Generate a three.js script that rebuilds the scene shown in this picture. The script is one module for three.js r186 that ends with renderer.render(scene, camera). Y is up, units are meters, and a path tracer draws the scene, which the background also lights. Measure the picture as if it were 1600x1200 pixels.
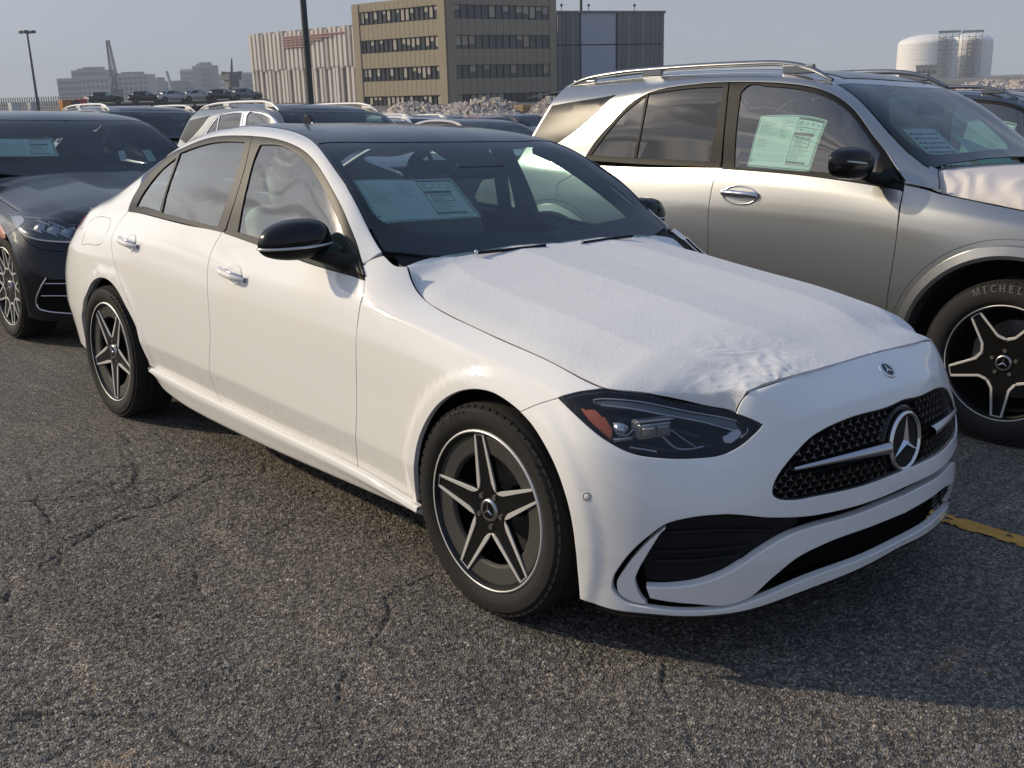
import * as THREE from 'three';
import { mergeGeometries, mergeVertices, toCreasedNormals } from 'three/addons/utils/BufferGeometryUtils.js';
import { RoundedBoxGeometry } from 'three/addons/geometries/RoundedBoxGeometry.js';
import { FontLoader } from 'three/addons/loaders/FontLoader.js';
import { TextGeometry } from 'three/addons/geometries/TextGeometry.js';

// ---------------------------------------------------------------- camera, light, exposure
const scene = new THREE.Scene();
const FOC = 1611.5, IMG = [1600, 1200];
const camera = new THREE.PerspectiveCamera(2 * Math.atan(600 / FOC) * 180 / Math.PI, 4 / 3, 0.05, 4000);
const CP = new THREE.Vector3(2.19798, 1.45760, 2.77460);
const FW = new THREE.Vector3(-0.71898806, -0.2463536, -0.64989697);
const RT = new THREE.Vector3(0.66885328, 0.00892005, -0.74334092);
const UP = new THREE.Vector3(-0.18892182, 0.96913897, -0.15836101);
camera.position.copy(CP);
camera.quaternion.setFromRotationMatrix(new THREE.Matrix4().makeBasis(RT, UP, FW.clone().negate()));
camera.updateMatrixWorld();
const SUNDIR = new THREE.Vector3(-0.727, 0.443, 0.525).normalize();   // towards the sun
const sun = new THREE.DirectionalLight(new THREE.Color().setRGB(1, 0.84, 0.60), 5.0);
sun.position.copy(SUNDIR).multiplyScalar(60); sun.target.position.set(-2, 0, -1);
sun.castShadow = true; sun.shadow.radius = 2.2; sun.shadow.mapSize.set(4096, 4096);
Object.assign(sun.shadow.camera, { left: -22, right: 22, top: 22, bottom: -22, near: 1, far: 160 });
scene.add(sun); scene.add(sun.target);
const renderer = new THREE.WebGLRenderer({ antialias: true });
renderer.setSize(1024, 768);
renderer.shadowMap.enabled = true;
renderer.toneMapping = THREE.LinearToneMapping;
renderer.toneMappingExposure = 0.66;
// the lot slopes: "level" of the far surroundings is tilted against the paving (y = 0)
const TRUEUP = new THREE.Vector3(-0.000285, 0.998882, 0.047268).normalize();
const QUP = new THREE.Quaternion().setFromUnitVectors(new THREE.Vector3(0, 1, 0), TRUEUP);

// ---------------------------------------------------------------- small maths
const V3 = (x, y, z) => new THREE.Vector3(x, y, z);
const lerp = (a, b, t) => a + (b - a) * t, clamp = (x, a, b) => Math.max(a, Math.min(b, x));
const smooth = (a, b, x) => { const t = clamp((x - a) / (b - a), 0, 1); return t * t * (3 - 2 * t); };
let seedState = 12345;
const reseed = s => { seedState = s; };
const rnd = () => { seedState = (seedState * 1664525 + 1013904223) >>> 0; return seedState / 4294967296; };
const hash2 = (i, j, s = 0) => { let h = (i * 374761393 + j * 668265263 + s * 2147483647) | 0; h = Math.imul(h ^ (h >>> 13), 1274126177); return ((h ^ (h >>> 16)) >>> 0) / 4294967296; };
function vnoise(x, y, s = 0, per = 0) {
  const i = Math.floor(x), j = Math.floor(y), fx = x - i, fy = y - j;
  const w = k => per ? ((k % per) + per) % per : k;
  const u = fx * fx * (3 - 2 * fx), v = fy * fy * (3 - 2 * fy);
  return lerp(lerp(hash2(w(i), w(j), s), hash2(w(i + 1), w(j), s), u), lerp(hash2(w(i), w(j + 1), s), hash2(w(i + 1), w(j + 1), s), u), v);
}
function fbm(x, y, o = 4, s = 0, per = 0) { let a = 0, w = .5, t = 0; for (let k = 0; k < o; k++) { a += w * vnoise(x, y, s + k * 17, per); t += w; x *= 2; y *= 2; per *= 2; w *= .5; } return a / t; }
// natural cubic spline through (xs, ys)
function spline(xs, ys) {
  const n = xs.length, m = new Array(n).fill(0);
  if (n === 1) return () => ys[0];
  if (n > 2) {
    const a = [], b = [], c = [], d = [];
    for (let i = 1; i < n - 1; i++) { const h0 = xs[i] - xs[i - 1], h1 = xs[i + 1] - xs[i]; a.push(h0); b.push(2 * (h0 + h1)); c.push(h1); d.push(6 * ((ys[i + 1] - ys[i]) / h1 - (ys[i] - ys[i - 1]) / h0)); }
    for (let i = 1; i < b.length; i++) { const w = a[i] / b[i - 1]; b[i] -= w * c[i - 1]; d[i] -= w * d[i - 1]; }
    for (let i = b.length - 1; i >= 0; i--) m[i + 1] = (d[i] - (i < b.length - 1 ? c[i] * m[i + 2] : 0)) / b[i];
  }
  return x => {
    let i = 0; while (i < n - 2 && x > xs[i + 1]) i++;
    const h = xs[i + 1] - xs[i];
    if (x < xs[0]) { const s = (ys[1] - ys[0]) / h - h * (2 * m[0] + m[1]) / 6; return ys[0] + s * (x - xs[0]); }
    if (x > xs[n - 1]) { const s = (ys[n - 1] - ys[n - 2]) / h + h * (2 * m[n - 1] + m[n - 2]) / 6; return ys[n - 1] + s * (x - xs[n - 1]); }
    const A = (xs[i + 1] - x) / h, B = (x - xs[i]) / h;
    return A * ys[i] + B * ys[i + 1] + ((A * A * A - A) * m[i] + (B * B * B - B) * m[i + 1]) * h * h / 6;
  };
}
// monotone (shape keeping) spline
function pchip(xs, ys) {
  const n = xs.length, h = [], d = [], m = [];
  for (let i = 0; i < n - 1; i++) { h.push(xs[i + 1] - xs[i]); d.push((ys[i + 1] - ys[i]) / h[i]); }
  for (let i = 0; i < n; i++) {
    if (i === 0) m.push(d[0]); else if (i === n - 1) m.push(d[n - 2]);
    else if (d[i - 1] * d[i] <= 0) m.push(0);
    else { const w1 = 2 * h[i] + h[i - 1], w2 = h[i] + 2 * h[i - 1]; m.push((w1 + w2) / (w1 / d[i - 1] + w2 / d[i])); }
  }
  return x => {
    if (x <= xs[0]) return ys[0] + m[0] * (x - xs[0]); if (x >= xs[n - 1]) return ys[n - 1] + m[n - 1] * (x - xs[n - 1]);
    let i = 0; while (x > xs[i + 1]) i++;
    const t = (x - xs[i]) / h[i], t2 = t * t, t3 = t2 * t;
    return (2 * t3 - 3 * t2 + 1) * ys[i] + (t3 - 2 * t2 + t) * h[i] * m[i] + (-2 * t3 + 3 * t2) * ys[i + 1] + (t3 - t2) * h[i] * m[i + 1];
  };
}
// local cubic (three-point slopes) across rows, with optional creases
function acrossRows(vs, P, crease, v) {
  const n = vs.length; let i = 0; while (i < n - 2 && v > vs[i + 1]) i++;
  const h = vs[i + 1] - vs[i], t = (v - vs[i]) / h;
  const out = [0, 0, 0];
  for (let c = 0; c < 3; c++) {
    const d1 = (P[i + 1][c] - P[i][c]) / h;
    let m0 = d1, m1 = d1;
    if (i > 0) { const hp = vs[i] - vs[i - 1], dp = (P[i][c] - P[i - 1][c]) / hp, mm = (dp * h + d1 * hp) / (h + hp); m0 = crease[i] ? lerp(mm, d1, crease[i]) : mm; }
    if (i < n - 2) { const hn = vs[i + 2] - vs[i + 1], dn = (P[i + 2][c] - P[i + 1][c]) / hn, mm = (d1 * hn + dn * h) / (h + hn); m1 = crease[i + 1] ? lerp(mm, d1, crease[i + 1]) : mm; }
    if (t < 0 || t > 1) { out[c] = t < 0 ? P[i][c] + m0 * (v - vs[i]) : P[i + 1][c] + m1 * (v - vs[i + 1]); continue; }
    const t2 = t * t, t3 = t2 * t;
    out[c] = (2 * t3 - 3 * t2 + 1) * P[i][c] + (t3 - 2 * t2 + t) * h * m0 + (-2 * t3 + 3 * t2) * P[i + 1][c] + (t3 - t2) * h * m1;
  }
  return out;
}

// ---------------------------------------------------------------- body surfaces
// a Patch is a smooth surface (u, v) -> point; u and v are about metres
class Patch {
  constructor(ev, u0, u1, v0, v1, nu = 140, nv = 60) { Object.assign(this, { ev, u0, u1, v0, v1, nu, nv }); this.matrix = new THREE.Matrix4(); this.grid = null; }
  static loft(rows, crease = [], nu, nv) {       // rows[r][k] = [x, y, z]
    const M = rows.length, K = rows[0].length;
    const us = [0], vs = [0];
    for (let k = 1; k < K; k++) { let s = 0; for (let r = 0; r < M; r++) s += Math.hypot(...rows[r][k].map((a, c) => a - rows[r][k - 1][c])); us.push(us[k - 1] + Math.max(s / M, .01)); }
    for (let r = 1; r < M; r++) { let s = 0; for (let k = 0; k < K; k++) s += Math.hypot(...rows[r][k].map((a, c) => a - rows[r - 1][k][c])); vs.push(vs[r - 1] + Math.max(s / K, .01)); }
    const sp = rows.map(row => [0, 1, 2].map(c => spline(us, row.map(p => p[c]))));
    const cr = vs.map((_, i) => crease[i] || 0);
    const memo = new Map();
    const p = new Patch((u, v) => {
      let P = memo.get(u); if (!P) { P = sp.map(s => [s[0](u), s[1](u), s[2](u)]); if (memo.size > 4000) memo.clear(); memo.set(u, P); }
      return acrossRows(vs, P, cr, v);
    }, 0, us[K - 1], 0, vs[M - 1], nu, nv);
    p.us = us; p.vs = vs; p.rowAt = (r, u) => [sp[r][0](u), sp[r][1](u), sp[r][2](u)];
    return p;
  }
  point(u, v) { const p = this.ev(u, v); return V3(p[0], p[1], p[2]); }
  normal(u, v) {
    const h = 0.0025;
    const a = this.ev(clamp(u + h, this.u0, this.u1), v), b = this.ev(clamp(u - h, this.u0, this.u1), v), c = this.ev(u, clamp(v + h, this.v0, this.v1)), d = this.ev(u, clamp(v - h, this.v0, this.v1));
    const n = V3(a[0] - b[0], a[1] - b[1], a[2] - b[2]).cross(V3(c[0] - d[0], c[1] - d[1], c[2] - d[2]));
    n.normalize();
    if (this.flip === undefined) { const um = (this.u0 + this.u1) / 2, vm = (this.v0 + this.v1) / 2; this.flip = 1; const nn = this.normal(um, vm), P = this.point(um, vm); if (nn.z * P.z + nn.y * (P.y - .5) < 0) this.flip = -1; }
    return n.multiplyScalar(this.flip);
  }
  makeGrid() {
    const { nu, nv } = this, g = [];
    for (let i = 0; i <= nu; i++) for (let j = 0; j <= nv; j++) {
      const u = lerp(this.u0, this.u1, i / nu), v = lerp(this.v0, this.v1, j / nv);
      const p = this.point(u, v).applyMatrix4(this.matrix).sub(CP); const z = p.dot(FW);
      g.push([800 + FOC * p.dot(RT) / z, 600 - FOC * p.dot(UP) / z, z, u, v]);
    }
    this.grid = g;
  }
  // (u, v) of the surface point seen at a photo pixel
  px(x, y) {
    if (!this.grid) this.makeGrid();
    const { nu, nv, grid: g } = this; let best = null, bz = 1e9, near = null, nd = 1e18;
    for (let i = 0; i < nu; i++) for (let j = 0; j < nv; j++) {
      const a = g[i * (nv + 1) + j], b = g[(i + 1) * (nv + 1) + j], c = g[(i + 1) * (nv + 1) + j + 1], d = g[i * (nv + 1) + j + 1];
      const dd = (a[0] - x) ** 2 + (a[1] - y) ** 2; if (dd < nd) { nd = dd; near = a; }
      if (Math.min(a[0], b[0], c[0], d[0]) > x || Math.max(a[0], b[0], c[0], d[0]) < x || Math.min(a[1], b[1], c[1], d[1]) > y || Math.max(a[1], b[1], c[1], d[1]) < y) continue;
      for (const [p, q, r] of [[a, b, c], [a, c, d]]) {
        const den = (q[1] - r[1]) * (p[0] - r[0]) + (r[0] - q[0]) * (p[1] - r[1]); if (Math.abs(den) < 1e-12) continue;
        const l = ((q[1] - r[1]) * (x - r[0]) + (r[0] - q[0]) * (y - r[1])) / den, m = ((r[1] - p[1]) * (x - r[0]) + (p[0] - r[0]) * (y - r[1])) / den, k = 1 - l - m;
        if (l < -1e-9 || m < -1e-9 || k < -1e-9) continue;
        const z = l * p[2] + m * q[2] + k * r[2]; if (z < bz) { bz = z; best = [l * p[3] + m * q[3] + k * r[3], l * p[4] + m * q[4] + k * r[4]]; }
      }
    }
    if (!best) { if (nd > 16) console.log('pixel misses surface', this.name, x, y, 'by', Math.sqrt(nd).toFixed(1)); best = [near[3], near[4]]; }
    return best;
  }
}
// outline: list of segments; each a list of points; a point is [x, y] photo pixel, or {u, v}
function outline(patch, segs, step = 0.012) {
  const uv = p => Array.isArray(p) ? patch.px(p[0], p[1]) : p.uv ? p.uv : [p.u, p.v];
  const pts = [];
  for (const seg of segs) {
    const q = seg.map(uv).filter((p, i, a) => !i || Math.hypot(p[0] - a[i - 1][0], p[1] - a[i - 1][1]) > 1e-4);
    if (q.length < 2) { pts.push(q[0]); continue; }
    const t = [0]; for (let i = 1; i < q.length; i++) t.push(t[i - 1] + Math.hypot(q[i][0] - q[i - 1][0], q[i][1] - q[i - 1][1]));
    const fu = pchipOrSpline(t, q.map(p => p[0])), fv = pchipOrSpline(t, q.map(p => p[1]));
    const L = t[t.length - 1], n = Math.max(1, Math.round(L / step));
    for (let i = 0; i < n; i++) pts.push([fu(L * i / n), fv(L * i / n)]);
  }
  // drop coincident neighbours
  const out = []; for (const p of pts) { const l = out[out.length - 1]; if (!l || Math.hypot(p[0] - l[0], p[1] - l[1]) > step * .3) out.push(p); }
  while (out.length > 3 && Math.hypot(out[0][0] - out[out.length - 1][0], out[0][1] - out[out.length - 1][1]) < step * .3) out.pop();
  return out;
}
function pchipOrSpline(t, y) { return t.length < 3 ? spline(t, y) : catmull(t, y); }
function catmull(xs, ys) {
  const n = xs.length, m = [];
  for (let i = 0; i < n; i++) {
    if (i === 0) m.push((ys[1] - ys[0]) / (xs[1] - xs[0])); else if (i === n - 1) m.push((ys[n - 1] - ys[n - 2]) / (xs[n - 1] - xs[n - 2]));
    else { const h0 = xs[i] - xs[i - 1], h1 = xs[i + 1] - xs[i]; m.push(((ys[i] - ys[i - 1]) / h0 * h1 + (ys[i + 1] - ys[i]) / h1 * h0) / (h0 + h1)); }
  }
  return x => {
    let i = 0; while (i < n - 2 && x > xs[i + 1]) i++;
    const h = xs[i + 1] - xs[i], t = (x - xs[i]) / h, t2 = t * t, t3 = t2 * t;
    return (2 * t3 - 3 * t2 + 1) * ys[i] + (t3 - 2 * t2 + t) * h * m[i] + (-2 * t3 + 3 * t2) * ys[i + 1] + (t3 - t2) * h * m[i + 1];
  };
}
const polyArea = p => { let a = 0; for (let i = 0; i < p.length; i++) { const q = p[(i + 1) % p.length]; a += p[i][0] * q[1] - q[0] * p[i][1]; } return a / 2; };
function inPoly(p, x, y) { let c = false; for (let i = 0, j = p.length - 1; i < p.length; j = i++) { if ((p[i][1] > y) !== (p[j][1] > y) && x < (p[j][0] - p[i][0]) * (y - p[i][1]) / (p[j][1] - p[i][1]) + p[i][0]) c = !c; } return c; }
function distPoly(p, x, y) { let m = 1e9; for (let i = 0; i < p.length; i++) { const a = p[i], b = p[(i + 1) % p.length]; const dx = b[0] - a[0], dy = b[1] - a[1], t = clamp(((x - a[0]) * dx + (y - a[1]) * dy) / (dx * dx + dy * dy + 1e-18), 0, 1); m = Math.min(m, (x - a[0] - t * dx) ** 2 + (y - a[1] - t * dy) ** 2); } return Math.sqrt(m); }
// Delaunay triangulation (Bowyer-Watson, points fed left to right so finished triangles drop out)
function delaunay(P) {
  const n = P.length, ix = P.map((_, i) => i).sort((a, b) => P[a][0] - P[b][0] || P[a][1] - P[b][1]);
  let x0 = 1e9, x1 = -1e9, y0 = 1e9, y1 = -1e9; for (const p of P) { x0 = Math.min(x0, p[0]); x1 = Math.max(x1, p[0]); y0 = Math.min(y0, p[1]); y1 = Math.max(y1, p[1]); }
  const D = Math.max(x1 - x0, y1 - y0) * 30 + 1, mx = (x0 + x1) / 2, my = (y0 + y1) / 2;
  const Q = P.concat([[mx - D, my - D], [mx + D, my - D], [mx, my + D]]);
  const circ = (a, b, c) => {
    const ax = Q[a][0], ay = Q[a][1], bx = Q[b][0] - ax, by = Q[b][1] - ay, cx = Q[c][0] - ax, cy = Q[c][1] - ay, d = 2 * (bx * cy - by * cx) || 1e-20;
    const ux = (cy * (bx * bx + by * by) - by * (cx * cx + cy * cy)) / d, uy = (bx * (cx * cx + cy * cy) - cx * (bx * bx + by * by)) / d;
    return { a, b, c, x: ax + ux, y: ay + uy, r: ux * ux + uy * uy };
  };
  let open = [circ(n, n + 1, n + 2)]; const done = [];
  for (const i of ix) {
    const px = Q[i][0], py = Q[i][1], keep = [], edges = new Map();
    for (const t of open) {
      const dx = px - t.x, dy = py - t.y;
      if (dx > 0 && dx * dx > t.r) { done.push(t); continue; }
      if (dx * dx + dy * dy < t.r - 1e-13) { for (const [e, f] of [[t.a, t.b], [t.b, t.c], [t.c, t.a]]) { const k = e < f ? e * 1e6 + f : f * 1e6 + e; edges.has(k) ? edges.set(k, null) : edges.set(k, [e, f]); } }
      else keep.push(t);
    }
    for (const e of edges.values()) if (e) keep.push(circ(e[0], e[1], i));
    open = keep;
  }
  return done.concat(open).filter(t => t.a < n && t.b < n && t.c < n).map(t => [t.a, t.b, t.c]);
}
// a trimmed sheet on a patch with rounded, folded-in edges
function panel(patch, poly, o = {}) {
  const { s = 0.025, gap = 0.0030, flange = 0.018, off = 0, bend = 0.0016, disp = null, back = false } = o;
  if (polyArea(poly) < 0) poly = poly.slice().reverse();
  let x0 = 1e9, x1 = -1e9, y0 = 1e9, y1 = -1e9; for (const p of poly) { x0 = Math.min(x0, p[0]); x1 = Math.max(x1, p[0]); y0 = Math.min(y0, p[1]); y1 = Math.max(y1, p[1]); }
  const pts = poly.map(p => p.slice()), nb = pts.length;
  const nx = Math.ceil((x1 - x0) / s), ny = Math.ceil((y1 - y0) / s);
  for (let i = 1; i < nx; i++) for (let j = 1; j < ny; j++) { const x = x0 + (x1 - x0) * (i + (j % 2) * .5 - .25) / nx, y = y0 + (y1 - y0) * j / ny; if (inPoly(poly, x, y) && distPoly(poly, x, y) > s * .55) pts.push([x, y]); }
  const tri = delaunay(pts).filter(t => inPoly(poly, (pts[t[0]][0] + pts[t[1]][0] + pts[t[2]][0]) / 3, (pts[t[0]][1] + pts[t[1]][1] + pts[t[2]][1]) / 3));
  const pos = [], nor = [], uv = [], idx = [];
  const P3 = [], N3 = [];
  for (const [u, v] of pts) {
    const p = patch.point(u, v), n = patch.normal(u, v);
    const d = off + (disp ? disp(p, u, v) : 0);
    P3.push(p.addScaledVector(n, d)); N3.push(n);
  }
  if (disp) { // recompute normals from the displaced sheet
    const acc = N3.map(() => V3(0, 0, 0));
    for (const [a, b, c] of tri) { const f = P3[b].clone().sub(P3[a]).cross(P3[c].clone().sub(P3[a])); if (f.dot(N3[a]) < 0) f.negate(); acc[a].add(f); acc[b].add(f); acc[c].add(f); }
    acc.forEach((a, i) => { if (a.lengthSq() > 1e-16) N3[i] = a.normalize(); });
  }
  const outDir = [];
  const c0 = patch.ev(poly[0][0], poly[0][1]); // sign of the parametrisation against the outward normal
  const sgn = patch.normal(poly[0][0], poly[0][1]) && patch.flip;
  for (let i = 0; i < nb; i++) { const T = P3[(i + 1) % nb].clone().sub(P3[(i + nb - 1) % nb]).normalize(); outDir.push(T.cross(N3[i]).multiplyScalar(sgn).normalize()); }
  const mid = P3.slice(0, nb).map(p => Math.abs(p.z) < .0015);   // vertices on the car's centre line stay put
  for (let i = 0; i < nb; i++) { if (mid[i]) outDir[i].set(0, 0, 0); P3[i].addScaledVector(outDir[i], -gap); }
  const push = (p, n, t) => { pos.push(p.x, p.y, p.z); nor.push(n.x, n.y, n.z); uv.push(t[0], t[1]); return pos.length / 3 - 1; };
  for (let i = 0; i < pts.length; i++) push(P3[i], N3[i], pts[i]);
  for (const [a, b, c] of tri) {
    const f = P3[b].clone().sub(P3[a]).cross(P3[c].clone().sub(P3[a]));
    f.dot(N3[a]) >= 0 ? idx.push(a, b, c) : idx.push(a, c, b);
  }
  if (flange > 0) {
    const rings = [[0, 0, 0], [bend * .7, bend * .3, .707], [bend, bend, 1], [bend, flange, 1]];
    const R = rings.map(([o1, d1, w]) => Array.from({ length: nb }, (_, i) => push(P3[i].clone().addScaledVector(outDir[i], o1).addScaledVector(N3[i], -d1), N3[i].clone().multiplyScalar(1 - w * w > 0 ? Math.sqrt(1 - w * w) : 0).addScaledVector(outDir[i], w).normalize(), pts[i])));
    for (let k = 0; k < R.length - 1; k++) for (let i = 0; i < nb; i++) {
      const j = (i + 1) % nb; if (mid[i] && mid[j]) continue; const a = R[k][i], b = R[k][j], c = R[k + 1][j], d = R[k + 1][i];
      sgn > 0 ? idx.push(a, d, b, b, d, c) : idx.push(a, b, d, b, c, d);
    }
  }
  const g = new THREE.BufferGeometry();
  g.setAttribute('position', new THREE.Float32BufferAttribute(pos, 3)); g.setAttribute('normal', new THREE.Float32BufferAttribute(nor, 3)); g.setAttribute('uv', new THREE.Float32BufferAttribute(uv, 2)); g.setIndex(idx);
  return g;
}
function mirrored(g) {
  const m = g.clone(), p = m.attributes.position, n = m.attributes.normal;
  for (let i = 0; i < p.count; i++) { p.setZ(i, -p.getZ(i)); if (n) n.setZ(i, -n.getZ(i)); }
  if (m.index) { const a = m.index.array; for (let i = 0; i < a.length; i += 3) { const t = a[i]; a[i] = a[i + 1]; a[i + 1] = t; } }
  else { const sw = (at) => { const k = at.itemSize, a = at.array; for (let i = 0; i < a.length; i += 3 * k) for (let c = 0; c < k; c++) { const t = a[i + c]; a[i + c] = a[i + k + c]; a[i + k + c] = t; } }; for (const k in m.attributes) sw(m.attributes[k]); }
  return m;
}
const both = g => merge([g, mirrored(g)]);
function merge(list) {
  list = list.filter(Boolean).map(g => { let h = g.index ? g.toNonIndexed() : g.clone(); for (const k of Object.keys(h.attributes)) if (!['position', 'normal', 'uv'].includes(k)) h.deleteAttribute(k); if (!h.attributes.uv) h.setAttribute('uv', new THREE.Float32BufferAttribute(new Float32Array(h.attributes.position.count * 2), 2)); if (!h.attributes.normal) h.computeVertexNormals(); return h; });
  return mergeGeometries(list, false);
}
// tube along points (array of Vector3), constant or varying radius, optional flattening
function tube(pts, r, seg = 48, rad = 8, closed = false) {
  const c = new THREE.CatmullRomCurve3(pts, closed, 'centripetal');
  const g = new THREE.TubeGeometry(c, seg, typeof r === 'number' ? r : 1, rad, closed);
  if (typeof r === 'function') {
    const p = g.attributes.position, v = V3(0, 0, 0);
    for (let i = 0; i <= seg; i++) { const q = c.getPointAt(closed ? i / seg % 1 : i / seg), k = r(i / seg); for (let j = 0; j <= rad; j++) { const id = i * (rad + 1) + j; v.fromBufferAttribute(p, id).sub(q).multiplyScalar(k).add(q); p.setXYZ(id, v.x, v.y, v.z); } }
    g.computeVertexNormals();
  }
  return g;
}
const box = (w, h, d, x = 0, y = 0, z = 0, r = 0) => { const g = r ? new RoundedBoxGeometry(w, h, d, 2, r) : new THREE.BoxGeometry(w, h, d); return g.translate(x, y, z); };
// grid surface from a function (i, j) -> Vector3
function sheet(nu, nv, f, closeU = false) {
  const pos = [], uv = [], idx = [];
  for (let i = 0; i <= nu; i++) for (let j = 0; j <= nv; j++) { const p = f(i / nu, j / nv); pos.push(p.x, p.y, p.z); uv.push(i / nu, j / nv); }
  for (let i = 0; i < nu; i++) for (let j = 0; j < nv; j++) { const a = i * (nv + 1) + j, b = a + nv + 1; idx.push(a, b, a + 1, a + 1, b, b + 1); }
  const g = new THREE.BufferGeometry(); g.setAttribute('position', new THREE.Float32BufferAttribute(pos, 3)); g.setAttribute('uv', new THREE.Float32BufferAttribute(uv, 2)); g.setIndex(idx);
  g.computeVertexNormals(); return g;
}
// ---------------------------------------------------------------- naming
const used = new Map();
function numbered(n) { const k = used.get(n) || 0; used.set(n, k + 1); return k ? `${n}_${String(k).padStart(3, '0')}` : n; }
function thing(name, label, category, group) {
  const o = new THREE.Group(); o.name = numbered(name); o.userData = { label, category }; if (group) o.userData.group = group; scene.add(o); return o;
}
function part(name, geo, mat, parent, label) {
  const m = new THREE.Mesh(geo, mat); m.name = name; m.castShadow = m.receiveShadow = true; if (label) m.userData.label = label; parent.add(m); return m;
}
function structure(name, geo, mat) { const m = part(name, geo, mat, scene); m.name = numbered(name); m.userData.kind = 'structure'; return m; }
// ---------------------------------------------------------------- sky: hazy blue-grey, thin streaky cloud, brighter towards the sun
{
  const W = 1024, H = 512, d = new Float32Array(W * H * 4), dir = V3(0, 0, 0);
  const q = QUP.clone().invert(), sl = SUNDIR.clone().applyQuaternion(q), SAZ = Math.atan2(sl.z, sl.x);
  for (let j = 0; j < H; j++) for (let i = 0; i < W; i++) {
    const th = ((i + .5) / W - .5) * 2 * Math.PI, ph = ((j + .5) / H - .5) * Math.PI;
    dir.set(Math.cos(ph) * Math.cos(th), Math.sin(ph), Math.cos(ph) * Math.sin(th));
    const c = dir.dot(SUNDIR); dir.applyQuaternion(q);
    const e = Math.max(dir.y, 0), az = Math.atan2(dir.z, dir.x);
    const hz = Math.exp(-e * 4.2), wide = Math.exp(-(1 - c) * 3.2), glow = Math.exp(-(1 - c) * 18), halo = Math.exp(-(1 - c) * 420), front = .5 + .5 * c;
    // clear air: grey-blue haze low down, bluer overhead
    let r = lerp(.26, .68, hz), g = lerp(.40, .74, hz), b = lerp(.72, .79, hz);
    const da = Math.atan2(Math.sin(az - SAZ), Math.cos(az - SAZ)), low = Math.exp(-(da - .36) * (da - .36) / .09) * smooth(.52, .20, e);
    r += .55 * wide + 1.2 * glow + 16 * halo + 1.7 * low; g += .54 * wide + 1.08 * glow + 13 * halo + 1.68 * low; b += .52 * wide + .9 * glow + 9.5 * halo + 1.58 * low;
    // streaks of stratus low in the sky, drawn out along the horizon
    const sx = Math.cos(az) / (e + .16), sy = Math.sin(az) / (e + .16);
    const n = fbm(sx * 1.1 + 7, sy * 1.1 + 3, 4, 3), n2 = fbm(az * 4.6 + 20 + n, e * 44 + n * 5, 5, 9), n3 = fbm(az * 11 + 3, e * 100 + n2 * 4, 4, 19);
    const cov = smooth(.46, .58, .25 * n + .55 * n2 + .2 * n3) * smooth(.30, .72, front) * smooth(.36, .12, da) * smooth(0.0, .06, e) * smooth(.62, .46, e);
    const lit = .55 + 1.3 * wide + 3.4 * glow + 4 * halo, thick = smooth(.54, .68, n2);
    const cr = (.92 - .60 * thick) * lit, cg = (.88 - .56 * thick) * lit * .96, cb = (.86 - .50 * thick) * lit * .90;
    const k = cov * .85; r = lerp(r, cr, k); g = lerp(g, cg, k); b = lerp(b, cb, k);
    if (dir.y < 0) { const w = smooth(0, -.12, dir.y); r = lerp(r, .16, w); g = lerp(g, .16, w); b = lerp(b, .16, w); }
    const o = (j * W + i) * 4; d[o] = r; d[o + 1] = g; d[o + 2] = b; d[o + 3] = 1;
  }
  const t = new THREE.DataTexture(d, W, H, THREE.RGBAFormat, THREE.FloatType);
  t.mapping = THREE.EquirectangularReflectionMapping; t.magFilter = t.minFilter = THREE.LinearFilter; t.wrapS = THREE.RepeatWrapping; t.needsUpdate = true;
  scene.background = t; scene.environment = t;
}
// ---------------------------------------------------------------- materials
function canvasTex(w, h, draw, srgb = true) {
  const c = document.createElement('canvas'); c.width = w; c.height = h; draw(c.getContext('2d'), w, h);
  const t = new THREE.CanvasTexture(c); if (srgb) t.colorSpace = THREE.SRGBColorSpace; t.magFilter = THREE.LinearFilter; t.wrapS = t.wrapT = THREE.RepeatWrapping; return t;
}
function dataTex(w, h, f, srgb = false) {   // f(i, j) -> [r, g, b] 0..1
  const d = new Uint8Array(w * h * 4);
  for (let j = 0; j < h; j++) for (let i = 0; i < w; i++) { const c = f(i, j), o = (j * w + i) * 4; d[o] = clamp(c[0], 0, 1) * 255; d[o + 1] = clamp(c[1], 0, 1) * 255; d[o + 2] = clamp(c[2], 0, 1) * 255; d[o + 3] = 255; }
  const t = new THREE.DataTexture(d, w, h, THREE.RGBAFormat); if (srgb) t.colorSpace = THREE.SRGBColorSpace; t.magFilter = THREE.LinearFilter; t.minFilter = THREE.LinearMipmapLinearFilter; t.generateMipmaps = true; t.wrapS = t.wrapT = THREE.RepeatWrapping; t.needsUpdate = true; return t;
}
const rgb = (r, g, b) => new THREE.Color().setRGB(r, g, b);
const std = (c, rough, metal = 0, o = {}) => new THREE.MeshStandardMaterial({ color: c, roughness: rough, metalness: metal, ...o });
const phys = (c, rough, metal, o = {}) => new THREE.MeshPhysicalMaterial({ color: c, roughness: rough, metalness: metal, ...o });
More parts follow.
